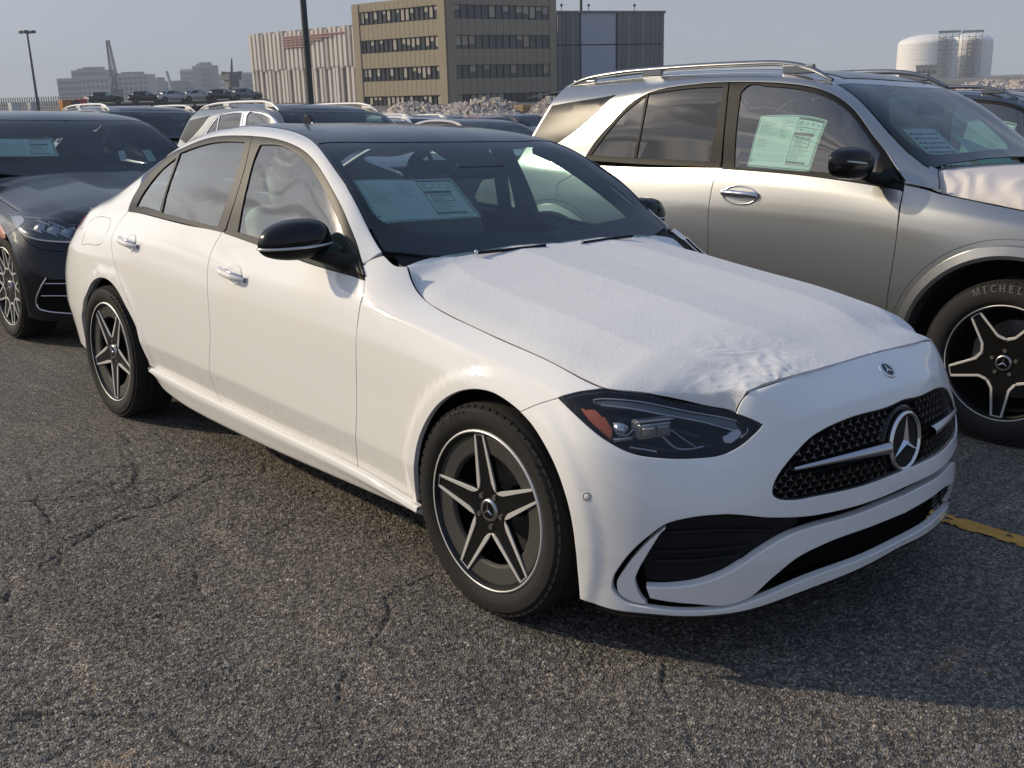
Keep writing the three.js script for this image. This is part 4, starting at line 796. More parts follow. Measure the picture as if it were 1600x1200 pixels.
  add('dashboard', merge([box(.42, .20, 1.38, -.83, .82, 0, .07), box(.30, .05, 1.30, -.66, .925, 0, .02), box(.12, .30, .26, -1.05, .68, 0, .03).rotateZ(0), box(.04, .20, .26, -1.05, .86, 0, .015)]), M.cabin);
  add('steering_wheel', merge([new THREE.TorusGeometry(.175, .016, 10, 48), box(.10, .07, .05, 0, 0, 0, .02), box(.33, .025, .02, 0, 0, 0, .008)]).rotateY(Math.PI / 2).rotateZ(.42).translate(-1.12, .90, -.38), M.plastic);
  add('interior_mirror', box(.03, .06, .24, -1.13, 1.255, 0, .014), M.plastic);
  add('camera_housing', box(.14, .035, .26, -1.13, 1.265, 0, .014).rotateZ(0), M.plastic);
  add('headliner', sheet(20, 16, (a, b) => { const x = lerp(-2.55, -1.28, a), u = gu(x), v = lerp(G.vs[9], G.vs[11], b < .5 ? b * 2 : 2 - b * 2); const p = off(G, [u, v], -.03); if (b > .5) p.z = -p.z; return p; }), M.headliner);
  const pil = g => { for (const f of [h => h, mirrored]) add('inner_pillar', f(g), M.headliner); };
  pil(tube([V3(-.72, .98, .70), V3(-.95, 1.14, .66), V3(-1.2, 1.28, .61), V3(-1.36, 1.34, .575)], .028, 20, 6)); pil(tube([V3(-1.78, .98, .77), V3(-1.74, 1.18, .70), V3(-1.68, 1.36, .62)], .035, 16, 6));
  // shark-fin aerial, wipers
  add('aerial', extrudeShape([[-.09, 0], [.07, 0], [-.01, .028], [-.055, .062], [-.075, .062]], .02, .005).translate(-2.33, 1.415, -.01), M.gloss);
  const Gm = new Patch((u, v) => { const p = G.ev(u, v); return [p[0], p[1], -p[2]]; }, G.u0, G.u1, G.v0, G.v1, G.nu, G.nv); Gm.name = 'Gm'; heroS.Gm = Gm;
  for (const [pt, pts] of [[G, [[742, 401], [790, 396], [850, 389]]], [Gm, [[905, 385], [945, 379], [985, 374]]]]) { const w = tube(pts.map(p => off(pt, pt.px(...p), .016)), .006, 24, 6); const a = add('wiper', w, M.plastic); const n = off(pt, pt.px(...pts[0]), .02); part('washer_jet', new THREE.SphereGeometry(.008, 10, 8).translate(n.x, n.y, n.z), M.chrome, a); }
}
// ---------------------------------------------------------------- paper price sheets behind glass
const sheetTex = canvasTex(512, 352, (c, w, h) => {
  c.fillStyle = '#dff0e6'; c.fillRect(0, 0, w, h); c.strokeStyle = '#3c4a46'; c.lineWidth = 4; c.strokeRect(8, 8, w - 16, h - 16);
  c.fillStyle = '#4b5a56'; reseed(5);
  c.font = 'bold 15px sans-serif'; c.fillText('GT', 26, 34); c.font = '9px sans-serif';
  for (let k = 0; k < 20; k++) { const y = 40 + k * 9; c.globalAlpha = .55; c.fillRect(26, y, 60 + rnd() * 90, 2.2); if (k < 14) c.fillRect(190, y, 20 + rnd() * 80, 2.2); } c.globalAlpha = 1;
  c.strokeRect(306, 16, 190, 300); c.fillRect(306, 16, 190, 12);
  c.font = 'bold 30px sans-serif'; c.fillText('27', 318, 62); c.font = 'bold 22px sans-serif'; c.fillText('23', 368, 58); c.fillText('35', 410, 58); c.font = 'bold 13px sans-serif'; c.fillText('MPG', 452, 58);
  c.fillRect(312, 76, 178, 4); c.font = 'bold 14px sans-serif'; c.fillText('$1,500', 318, 100); c.fillText('3.7', 440, 100);
  c.fillRect(306, 112, 150, 20); for (let k = 0; k < 3; k++) c.fillRect(316 + k * 46, 138, 34, 5);
  c.strokeRect(330, 150, 110, 54); for (let k = 0; k < 5; k++) { c.fillRect(338, 158 + k * 9, 30 + rnd() * 60, 2.5); }
  for (let k = 0; k < 8; k++) { c.globalAlpha = .6; c.fillRect(316, 214 + k * 10, 60 + rnd() * 90, 2.5); } c.globalAlpha = 1; c.fillRect(306, 296, 150, 12); c.fillRect(14, 300, 20, 8);
});
M.paper = new THREE.MeshPhysicalMaterial({ map: sheetTex, roughness: .85, side: THREE.DoubleSide });
const noteTex = canvasTex(256, 256, (c, w, h) => { c.fillStyle = '#ddeee6'; c.fillRect(0, 0, w, h); c.fillStyle = '#3f4d4b'; reseed(9); for (let k = 0; k < 9; k++) { let x = 20; while (x < 220) { const l = 12 + rnd() * 34; c.fillRect(x, 24 + k * 25, l, 9); x += l + 9; } } });
M.note = new THREE.MeshPhysicalMaterial({ map: noteTex, roughness: .85, side: THREE.DoubleSide });
// a sheet whose corners (photo pixels: top left, top right, bottom right, bottom left) lie on a patch
function paperOn(patch, q, d, bend = 0) {
  const c = q.map(p => Array.isArray(p) ? patch.px(...p) : [p.u, p.v]);
  return sheet(12, 8, (a, b) => { const w = [(1 - a) * b, a * b, a * (1 - b), (1 - a) * (1 - b)]; const u = w.reduce((s, k, i) => s + k * c[i][0], 0), v = w.reduce((s, k, i) => s + k * c[i][1], 0); return patch.point(u, v).addScaledVector(patch.normal(u, v), -d - bend * Math.sin(a * 9) * b); });
}
part('price_sheet', paperOn(heroS.G, [[553, 277], [706, 274], [754, 334], [593, 346]], .014), M.paper, hero, 'pale green price sheet with small print behind the windscreen');

// ---------------------------------------------------------------- tall estate car (local origin under the front axle)
const SUVX = .255;
function suvNets(matrix) {
  const L = k => k.map(([x, ...r]) => [x - SUVX, ...r]);
  const st = [-3.85, -3.6, -3.3, -3.0, -2.6, -2.2, -1.8, -1.4, -1.0, -.7, -.4, -.1, .2, .5, .8].map(x => x - SUVX);
  const fn = (k, i) => spline(k.map(p => p[0]), k.map(p => p[i]));
  const R = [
    [[-3.85, .36, .78], [-3.3, .32, .90], [-2.6, .30, .925], [-1.5, .29, .925], [-.5, .29, .925], [.3, .30, .935], [.8, .30, .88]],
    [[-3.85, .58, .82], [-3.3, .53, .935], [-2.6, .50, .958], [-1.5, .49, .955], [-.5, .49, .955], [.3, .50, .962], [.8, .52, .90]],
    [[-3.85, .80, .82], [-3.3, .77, .94], [-2.6, .75, .968], [-1.5, .74, .968], [-.5, .73, .966], [.3, .73, .970], [.8, .74, .90]],
    [[-3.85, 1.02, .80], [-3.3, 1.01, .920], [-2.6, 1.00, .956], [-1.5, .99, .960], [-.5, .97, .957], [.3, .93, .955], [.8, .90, .88]],
    [[-3.85, 1.16, .77], [-3.3, 1.16, .90], [-2.6, 1.155, .926], [-1.5, 1.145, .930], [-.5, 1.10, .932], [.3, 1.03, .925], [.8, .98, .85]],
    [[-3.85, 1.25, .74], [-3.3, 1.25, .87], [-2.6, 1.24, .893], [-1.5, 1.235, .898], [-.7, 1.205, .897], [-.33, 1.175, .892], [.3, 1.085, .86], [.8, 1.02, .79]],
    [[-3.85, 1.33, .71], [-3.3, 1.33, .84], [-2.6, 1.33, .88], [-1.5, 1.33, .888], [-.7, 1.27, .885], [-.33, 1.215, .85], [.3, 1.13, .78], [.8, 1.06, .72]],
  ].map(L);
  const A = Patch.loft(R.map(k => { const y = fn(k, 1), z = fn(k, 2); return st.map(x => [x, y(x), z(x)]); }), [0, .4, 0, .3, .35, .5, 0], 200, 70); A.matrix = matrix; A.name = 'suvA';
  const K8 = L([[-3.85, 1.52, .66], [-3.3, 1.56, .74], [-2.9, 1.59, .772], [-2.56, 1.60, .785], [-2.20, 1.635, .785], [-1.90, 1.668, .78], [-1.52, 1.687, .775], [-1.14, 1.677, .775], [-.90, 1.628, .78], [-.735, 1.53, .80], [-.55, 1.355, .845], [-.40, 1.225, .88], [-.2, 1.175, .865], [.1, 1.12, .84]]);
  const K9 = L([[-3.85, 1.58, .60], [-3.3, 1.655, .655], [-2.8, 1.70, .665], [-2.4, 1.725, .66], [-2.0, 1.742, .655], [-1.5, 1.745, .65], [-1.1, 1.715, .655], [-.88, 1.66, .67], [-.66, 1.535, .73], [-.52, 1.42, .765], [-.40, 1.33, .785], [-.25, 1.245, .80], [-.1, 1.20, .80], [.1, 1.16, .79]]);
  const KC = L([[-3.85, 1.63], [-3.3, 1.70], [-2.8, 1.735], [-2.4, 1.76], [-2.0, 1.775], [-1.5, 1.775], [-1.1, 1.75], [-.88, 1.69], [-.6, 1.54], [-.4, 1.42], [-.2, 1.30], [-.1, 1.27], [.1, 1.24]]);
  const pf = (k, i) => pchip(k.map(p => p[0]), k.map(p => p[i]));
  const y8 = pf(K8, 1), z8 = pf(K8, 2), y9 = pf(K9, 1), z9 = pf(K9, 2), yc = pf(KC, 1);
  const gs = [-3.8, -3.55, -3.3, -3.05, -2.8, -2.5, -2.2, -1.9, -1.6, -1.3, -1.05, -.88, -.72, -.58, -.45, -.32, -.2, -.08, .05].map(x => x - SUVX);
  const rf = R.map(k => [fn(k, 1), fn(k, 2)]);
  const G = Patch.loft(Array.from({ length: 12 }, (_, r) => gs.map(x => {
    if (r <= 5) return [x, rf[r][0](x), rf[r][1](x)];
    if (r === 6 || r === 7) { const t = r === 6 ? .33 : .68, b = .012 * Math.sin(Math.PI * t); return [x, lerp(rf[5][0](x), y8(x), t), lerp(rf[5][1](x), z8(x), t) + b]; }
    if (r === 8) return [x, y8(x), z8(x)]; if (r === 9) return [x, y9(x), z9(x)];
    if (r === 10) return [x, lerp(y9(x), yc(x), .8), z9(x) * .5]; return [x, yc(x), 0];
  })), [0, .4, 0, .3, .35, .35, 0, 0, .25, .35, 0, 0], 220, 130); G.matrix = matrix; G.name = 'suvG';
  const gu = x => { let lo = 0, hi = G.u1; for (let i = 0; i < 40; i++) { const m = (lo + hi) / 2; G.rowAt(0, m)[0] < x ? lo = m : hi = m; } return (lo + hi) / 2; };
  const hy = pchip([-.56, -.1, .35], [1.150, 1.108, 1.04]), hz = pchip([-.56, -.1, .35, .55], [.835, .83, .80, .76]), hc = pchip([-.6, -.1, .35, .55], [1.262, 1.245, 1.17, 1.10]);
  const H = new Patch((u, v) => { const t = v / .8; if (t <= 1) return [u, lerp(hc(u), hy(u), .18 * t * t + .82 * Math.pow(t, 14)), hz(u) * t]; return [u, hy(u) - (t - 1) * 1.0, hz(u) + (t - 1) * .2]; }, -.60, .55, 0, .86, 120, 80); H.matrix = matrix; H.name = 'suvH';
  return { A, G, H, gu };
}
const suv = thing('parked_suv', 'silver grey estate car with roof rails parked beside the white sedan', 'car', 'tall estate cars with roof rails');
suv.position.set(SUVX, 0, -3.0);
const suvWheel = splitWheel('wheel', .388, .272, .275, 5, .628, 'MICHELIN');
{
  suv.updateMatrixWorld(); const { A, G, H, gu } = suvNets(suv.matrixWorld);
  const off = (patch, uv, d) => patch.point(uv[0], uv[1]).addScaledVector(patch.normal(uv[0], uv[1]), d);
  const add = (n, g, m, l) => part(n, g, m, suv, l), two = (n, g, m) => [add(n, g, m), add(n, mirrored(g), m)];
  const gr = (x, r) => ({ u: gu(x - SUVX), v: G.vs[r] });
  const gxz = (x, z) => { const u = gu(x - SUVX); let lo = G.vs[8], hi = G.vs[11]; for (let i = 0; i < 40; i++) { const m = (lo + hi) / 2; G.ev(u, m)[2] > z ? lo = m : hi = m; } return { u, v: (lo + hi) / 2 }; };
  const gxy = (x, y) => { const u = gu(x - SUVX); let lo = 0, hi = G.vs[9]; for (let i = 0; i < 40; i++) { const m = (lo + hi) / 2; G.ev(u, m)[1] < y ? lo = m : hi = m; } return { u, v: (lo + hi) / 2 }; };
  const axy = (x, y) => { let u0 = 0, u1 = A.u1; for (let i = 0; i < 40; i++) { const m = (u0 + u1) / 2; A.rowAt(2, m)[0] < x - SUVX ? u0 = m : u1 = m; } let lo = 0, hi = A.v1; for (let i = 0; i < 40; i++) { const m = (lo + hi) / 2; A.ev(u0, m)[1] < y ? lo = m : hi = m; } return { u: u0, v: lo }; };
  const P = (patch, segs, o = {}) => panel(patch, outline(patch, segs, o.step || .016), o);
  // window outline
  const dlo = [[1413, 288], [1408, 273], [1386, 240], [1360, 206], [1335, 172], [1310, 152], [1285, 141], [1240, 132], [1200, 129], [1141, 128], [1090, 131], [1040, 138], [1010, 147], [985, 162], [955, 193], [930, 222], [916, 243]];
  const fEdge = [[1413, 288], [1411, 300], [1400, 375], [1386, 470], axy(-.34, .33)];
  const bGap = [[1127, 258], [1119, 272], [1112, 295], [1107, 330], [1106, 380], axy(-1.46, .5), axy(-1.44, .33)];
  const rEdge = [[903, 257], [898, 268], axy(-2.72, 1.05), axy(-2.68, .9), axy(-2.5, .72), axy(-2.38, .5), axy(-2.36, .33)];
  const g2 = p => Array.isArray(p) ? p : p;
  const toG = a => ({ uv: (() => { const q = A.ev(a.u, a.v); const r = gxy(q[0] + SUVX, q[1]); return [r.u, r.v]; })() });
  const conv = l => l.map(p => Array.isArray(p) ? p : toG(p));
  const arch = (cx, r, n = 14) => Array.from({ length: n + 1 }, (_, i) => { const t = lerp(Math.PI + .12, -.12, i / n); return [cx + r * Math.cos(t), .39 + r * Math.sin(t)]; });
  const xr = G.point(...G.px(866, 160)).x + SUVX, tailC = [gxy(-3.7, .40), gxy(-3.72, .75), gxy(-3.62, 1.0), [808, 252], [826, 222], [844, 190], [858, 166], gr(xr, 9)];
  const rows9 = []; for (let x = xr; x < -.3; x += .12) rows9.push(gr(x, 9)); rows9.push(gr(-.27, 9));
  const arR = arch(-2.74, .50).map(p => gxy(p[0], p[1]));
  two('body_side_frame', P(G, [dlo, [[916, 243], [903, 257]], conv(rEdge.slice(0, 4)), [toG(rEdge[3]), gxy(-2.33, .68)], [gxy(-2.33, .68), ...arR.slice(0, 12).reverse().filter((p, i) => i > 2)], [arR[0], gxy(-3.7, .40)], tailC, rows9, [gr(-.27, 9), [1452, 259], [1466, 265]], [[1466, 265], [1467, 282], [1468, 301]], [[1468, 301], [1440, 292], [1413, 288]]], { s: .04 }), M.silver);
  const dR = two('rear_door', P(G, [[[903, 257], [1010, 261], [1127, 262]], conv(bGap), [toG(bGap[6]), toG(rEdge[6])], conv(rEdge).reverse()], { s: .03 }), M.silver);
  const dF = two('front_door', P(G, [[[1127, 262], [1280, 277], [1412, 298]], conv(fEdge.slice(1)), [toG(fEdge[4]), toG(bGap[6])], conv(bGap).reverse()], { s: .03 }), M.silver);
  const arF = arch(SUVX, .50).map(p => axy(p[0], p[1]));
  two('front_fender', P(A, [fEdge, [axy(-.34, .33), axy(SUVX - .50, .33)], arF, [axy(SUVX + .5, .33), axy(.95, .4)], [axy(.95, .4), axy(.98, 1.0)], [axy(.98, 1.02), [1600, 330], [1540, 318], [1468, 303]], [[1468, 303], [1440, 294], [1413, 289]]], { s: .03 }), M.silver);
  // flared wheel arches
  const flare = cx => { const ring = [[.575, .001], [.548, -.004], [.541, .014], [.500, .020], [.482, .012], [.478, -.03], [.478, -.12]]; return sheet(60, ring.length - 1, (a, b) => { const k = Math.round(b * (ring.length - 1)), [r, d] = ring[k], t = lerp(Math.PI + .1, -.1, a); const p = axy(cx + r * Math.cos(t), .39 + r * Math.sin(t)); const q = A.ev(p.u, p.v); return V3(cx - SUVX + r * Math.cos(t), .39 + r * Math.sin(t), q[2] + d); }); };
  for (const cx of [SUVX, -2.74]) { const g = toCreasedNormals(flare(cx), .5); two('arch_flare', g, M.silver); two('wheel_well', merge([sheet(24, 2, (a, b) => { const t = lerp(-.2, Math.PI + .2, a); return V3(cx - SUVX + .47 * Math.cos(t), .39 + .47 * Math.sin(t), lerp(.90, .55, b)); }), sheet(24, 1, (a, b) => { const t = a * 2 * Math.PI; return V3(cx - SUVX + .47 * Math.cos(t) * b, .39 + .47 * Math.sin(t) * b, .56); })]), M.dark); }
  two('side_sill', tube([V3(-2.5, .33, .92), V3(-1.6, .31, .935), V3(-.55, .31, .935)], .05, 30, 10), M.trim);
  // glass
  const fg = [[1147, 262], [1150, 200], [1157, 145]], fgT = [[1157, 145], [1165, 136], [1200, 135], [1240, 138], [1285, 149], [1310, 162], [1335, 184], [1360, 218], [1386, 254], [1400, 284]], fgB = [[1400, 284], [1280, 270], [1147, 262]];
  const rgB = [[994, 246], [1060, 249], [1108, 252]], rgS = [[1013, 147], [1003, 198], [994, 246]], rgT = [[1130, 136], [1090, 137], [1045, 142], [1013, 147]], rgP = [[1108, 252], [1118, 200], [1130, 136]];
  const q1 = [[924, 241], [945, 212], [970, 182], [1009, 149]], q2 = [[1009, 149], [1000, 198], [990, 246]], q3 = [[990, 246], [924, 241]];
  const pane = segs => panel(G, outline(G, segs, .03), { s: .07, off: -.007, gap: -.004, flange: 0 });
  two('front_door_window', pane([fg, fgT, fgB]), M.glass); two('rear_door_window', pane([rgT, rgS, rgB, rgP]), M.glassDark); two('quarter_window', pane([q1, q2, q3]), M.glassDark);
  const rq = P(G, [[[829, 222], [846, 192], [863, 165]], [[863, 165], [910, 157], [962, 148]], [[962, 148], [922, 185], [890, 211], [855, 234]], [[855, 234], [829, 222]]], { s: .05, off: .003, flange: .004 }); two('rear_side_window', rq, M.privacy);
  const f1 = P(G, [[[1141, 129], [1200, 130], [1240, 133], [1285, 142], [1310, 153], [1335, 173], [1360, 207], [1386, 241], [1411, 285]], [[1411, 285], [1400, 284]], fgT.slice().reverse(), fg.slice().reverse(), [[1147, 262], [1129, 260]], [[1129, 260], [1133, 200], [1141, 129]]], { s: .03, step: .012, off: -.001, flange: .012, gap: .001 });
  const f2 = P(G, [[[1139, 129], [1090, 132], [1040, 139], [1010, 148], [985, 163], [955, 194], [930, 223], [917, 242]], [[917, 242], [924, 241]], q1, q2, [[990, 246], [994, 246]], rgS.slice().reverse(), rgT.slice().reverse(), rgP.slice().reverse(), [[1108, 252], [1126, 259]], [[1126, 259], [1131, 200], [1139, 129]]], { s: .03, step: .012, off: -.001, flange: .012, gap: .001 });
  two('window_frame', f1, M.plastic); two('window_frame', f2, M.plastic);
  two('belt_moulding', P(G, [[[917, 242], [990, 247], [1060, 250], [1126, 254]], [[1126, 254], [1126, 262]], [[1126, 262], [1010, 257], [912, 250]], [[912, 250], [917, 242]]], { s: .02, step: .012, off: .002, flange: .012, gap: .0006 }), M.plastic);
  two('belt_moulding', P(G, [[[1129, 258], [1147, 261], [1280, 269], [1411, 286]], [[1411, 286], [1411, 296]], [[1411, 296], [1280, 277], [1128, 264]], [[1128, 264], [1129, 258]]], { s: .02, step: .012, off: .002, flange: .012, gap: .0006 }), M.plastic);
  // windscreen, roof, rear
  const e9 = []; for (let x = -.26; x > -.9; x -= .06) { const p = gr(x, 9); e9.push({ u: p.u, v: p.v + .012 }); }
  const ws = [e9, [gxz(-.89, .655), gxz(-.85, .3), gxz(-.83, 0)], [gxz(-.83, 0), gxz(-.18 + .0, 0)], [gxz(-.21, 0), gxz(-.22, .4), e9[0]]];
  add('windscreen', both(panel(G, outline(G, ws, .03), { s: .07, gap: 0, flange: 0, off: -.002 })), M.screen);
  const frit = panel(G, outline(G, [e9, ws[1], [gxz(-.83, 0), gxz(-.72, 0)], [gxz(-.72, 0), gxz(-.74, .12), gxz(-.82, .16), gxz(-.835, .5), gxz(-.80, .62), gxz(-.6, .68), gxz(-.42, .705), gxz(-.345, .68), gxz(-.30, .5), gxz(-.285, 0)], [gxz(-.285, 0), gxz(-.21, 0)], [gxz(-.21, 0), gxz(-.22, .4), e9[0]]], .02), { s: .04, off: -.008, gap: 0, flange: 0 });
  add('windscreen_frit', both(frit), M.plastic);
  const r9 = []; for (let x = -.89; x > xr; x -= .15) r9.push(gr(x, 9)); r9.push(gr(xr, 9));
  add('roof', both(P(G, [r9, [gr(xr, 9), gr(xr - .06, 10), gr(xr - .10, 11)], [gr(xr - .10, 11), gxz(-.83, 0)], [gxz(-.83, 0), gxz(-.85, .3), gr(-.89, 9)]], { s: .06 })), M.silver);
  add('sunroof', both(P(G, [[gxz(-.95, .5), gxz(-2.2, .5)], [gxz(-2.2, .5), gxz(-2.2, 0)], [gxz(-2.2, 0), gxz(-.92, 0)], [gxz(-.92, 0), gxz(-.95, .5)]], { s: .06, off: .003, flange: .004 })), M.gloss);
  const tp = outline(G, [tailC], .05).map(q => G.point(...q));
  add('tailgate', both(sheet(10, tp.length - 1, (a, b) => { const p = tp[Math.round(b * (tp.length - 1))].clone(); const z0 = p.z; p.z *= 1 - a; p.x -= .11 * (1 - (p.z / z0) ** 2) * smooth(1.75, 1.4, p.y) + .02 * (1 - (p.z / z0) ** 2); return p; })), M.silver);
  // roof rails
  const railPx = [[880, 158], [905, 141], [950, 124], [1010, 111], [1100, 104], [1200, 100], [1248, 103], [1280, 114], [1303, 131]];
  const rp = railPx.map(p => { const q = G.px(p[0], Math.max(p[1] + 22, 140)); return q; });
  const rail = [[-2.95, 1.675, .655], [-2.80, 1.73, .65], [-2.5, 1.768, .645], [-2.1, 1.785, .64], [-1.6, 1.792, .64], [-1.25, 1.785, .64], [-1.08, 1.755, .645], [-.93, 1.69, .655]].map(([x, y, z]) => V3(x - SUVX, y, z));
  const railG = tube(rail, t => .017 * (1 - .45 * Math.pow(Math.abs(2 * t - 1), 6)), 80, 10);
  const feet = [-2.78, -2.2, -1.15].map((x, i) => box(i === 1 ? .16 : .2, .05, .022, x - SUVX + (i === 1 ? 0 : 0), [1.705, 1.762, 1.752][i], .645, .008));
  for (const f of [g => g, mirrored]) { const r = add('roof_rail', f(railG), M.rail); for (const k of feet) part('rail_foot', f(k), M.rail, r); }
  // mirror
  const c = V3(-.60 - SUVX + .05, 1.275, 1.075);
  const shell = sheet(40, 24, (a, b) => { const ph = lerp(-Math.PI / 2, Math.PI / 2, b), th = a * 2 * Math.PI, cs = Math.pow(Math.cos(ph), .6), ex = (v, p) => Math.sign(v) * Math.pow(Math.abs(v), p); let z = .125 * ex(Math.cos(th), .7) * cs, x = .085 * ex(Math.sin(th), .75) * cs, y = .078 * ex(Math.sin(ph), .75); if (x < 0) x *= .4; const w = z / .125; x -= .025 * w; y *= 1 - .12 * Math.max(w, 0); return V3(c.x + x, c.y + y, c.z + z); });
  const arm = tube([V3(c.x + .02, c.y - .05, c.z - .09), V3(c.x + .07, c.y - .075, .94), V3(c.x + .12, c.y - .08, .87)], t => .024 + .014 * t, 16, 10);
  const strip = tube([V3(c.x - .005, c.y + .014, c.z + .115), V3(c.x + .045, c.y + .012, c.z + .09), V3(c.x + .078, c.y + .006, c.z + .03), V3(c.x + .086, c.y, c.z - .05)], .006, 30, 6);
  const sail = P(G, [[[1376, 236], [1395, 262], [1410, 284]], [[1410, 284], [1390, 281], [1368, 278]], [[1368, 278], [1370, 256], [1376, 236]]], { s: .03, off: .004 });
  for (const f of [g => g, mirrored]) { const m = add('door_mirror', f(shell), M.gloss); part('mirror_arm', f(arm), M.plastic, m); part('indicator_strip', f(strip), M.lamp, m); part('mirror_sail', f(sail), M.plastic, m); }
  // handles
  for (const [px, d] of [[[1156, 305], dF], [[936, 281], dR]]) {
    const h = G.px(...px), at = (du, dv, k) => off(G, [h[0] + du, h[1] + dv], k);
    const cup = sheet(36, 8, (a, b) => { const t = a * 2 * Math.PI; return at(Math.cos(t) * .112 * b, Math.sin(t) * .045 * b, .003 - .03 * (1 - b * b)); });
    const ring = tube(Array.from({ length: 36 }, (_, i) => { const t = i / 36 * 2 * Math.PI; return at(Math.cos(t) * .114, Math.sin(t) * .046, .003); }), .005, 72, 6, true);
    const grip = tube([-.112, -.09, -.045, 0, .045, .09, .112].map(x => at(-x, .004 + .05 * Math.abs(x) * .1, .030 * (1 - Math.pow(Math.abs(x) / .116, 4)) + .002)), .017, 36, 12);
    for (const [f, dd] of [[g => g, d[0]], [mirrored, d[1]]]) { part('handle_cup', f(cup), M.chrome, dd); part('handle_ring', f(ring), M.chrome, dd); part('handle_grip', f(grip), M.chrome, dd); }
  }
  // hood and its cloth cover
  const hp = outline(H, [[{ u: -.555, v: 0 }, { u: -.555, v: .78 }, [1466, 264]], [[1466, 264], [1467, 282], [1469, 302]], [[1469, 302], [1540, 317], [1598, 329], { u: .5, v: .81 }], [{ u: .5, v: .81 }, { u: .52, v: 0 }], [{ u: .52, v: 0 }, { u: -.555, v: 0 }]], .014);
  add('hood', both(panel(H, hp, { s: .05, off: -.006 })), M.silver);
  const wr = p => { const sd = smooth(.62, .80, Math.abs(p.z)); const k = p.x + SUVX; return sd * (.014 * Math.pow(Math.abs(Math.sin(k * 26 + p.y * 20 + 3 * vnoise(k * 8, p.y * 12, 3))), 2.5) + .012 * vnoise(k * 15, p.y * 18, 7)) + .003 * fbm(p.x * 12, p.z * 12, 3, 2); };
  const cover = panel(H, hp, { s: .016, off: .002, disp: wr, flange: .006, gap: .002 });
  add('hood_cover', merge([cover, mirrored(cover)]), std(rgb(.62, .58, .56), .75), 'wrinkled off-white cloth cover over the hood');
  add('front_end', merge([box(.12, .75, 1.5, .78, .62, 0, .05), box(.5, .6, 1.5, .45, .7, 0, .1)]), M.silver);
  // inside
  const inn = (x0, x1) => sheet(24, 8, (a, b) => { const u = gu(lerp(x0, x1, a) - SUVX), v = lerp(G.vs[0], G.vs[5], b); return off(G, [u, v], -.06); });
  two('inner_panel', merge([inn(-2.3, -.25), inn(-3.7, -3.2)]), M.cabin);
  add('underbody', merge([box(3.9, .04, 1.5, -1.75, .32, 0), box(.03, .9, 1.5, -.45, .75, 0), box(.9, .4, 1.0, .0, .5, 0)]), M.dark);
  for (const z of [.42, -.42]) for (const x of [-1.45, -2.35]) add('seat', merge([box(.52, .18, .54, x, .72, z, .06), box(.16, .64, .5, 0, .32, 0, .06).rotateZ(.28).translate(x - .26, .74, z), box(.1, .2, .3, 0, .74, 0, .045).rotateZ(.2).translate(x - .27, .74, z)]), x > -2 ? M.cabin : M.seat);
  add('dashboard', merge([box(.42, .22, 1.5, -.66, 1.05, 0, .07), box(.3, .06, 1.4, -.5, 1.17, 0, .02)]), M.cabin);
  add('steering_wheel', merge([new THREE.TorusGeometry(.18, .016, 10, 40), box(.1, .07, .05, 0, 0, 0, .02), box(.34, .025, .02, 0, 0, 0, .008)]).rotateY(Math.PI / 2).rotateZ(.42).translate(-.95, 1.12, -.42), M.plastic);
  add('interior_mirror', box(.03, .07, .26, -.95, 1.55, 0, .014), M.plastic);
  add('headliner', sheet(12, 12, (a, b) => { const u = gu(lerp(-3.4, -.92, a) - SUVX), v = lerp(G.vs[9], G.vs[11], b < .5 ? b * 2 : 2 - b * 2); const p = off(G, [u, v], -.035); if (b > .5) p.z = -p.z; return p; }), M.headliner);
  for (const f of [g => g, mirrored]) { add('inner_pillar', f(tube([V3(-.66, 1.2, .80), V3(-.85, 1.42, .74), V3(-1.1, 1.62, .67)], .03, 16, 6)), M.headliner); add('inner_pillar', f(tube([V3(-1.68, 1.2, .86), V3(-1.66, 1.45, .80), V3(-1.64, 1.68, .72)], .035, 12, 6)), M.headliner); }
  add('price_sheet', paperOn(G, [[1187, 180], [1291, 187], [1262, 268], [1165, 259]], .014), M.paper, 'pale green price sheet with small print behind the front door window');
  add('delivery_note', sheet(4, 4, (a, b) => V3(-.62 - .30 * b + .02 * a, 1.20 + .24 * b, lerp(.36, .03, a))), M.note, 'printed delivery note behind the windscreen');
  add('green_note', sheet(4, 4, (a, b) => V3(-.60 - .26 * b * (1 - a * .5), 1.20 + .22 * b * (1 - a * .6), lerp(-.08, -.56, a))), std(rgb(.45, .72, .55), .8, 0, { side: THREE.DoubleSide }));
  for (const s of [1, -1]) { placeWheel(suvWheel, suv, 0, .388, .835, s); placeWheel(suvWheel, suv, -2.995, .388, .845, s); }
}
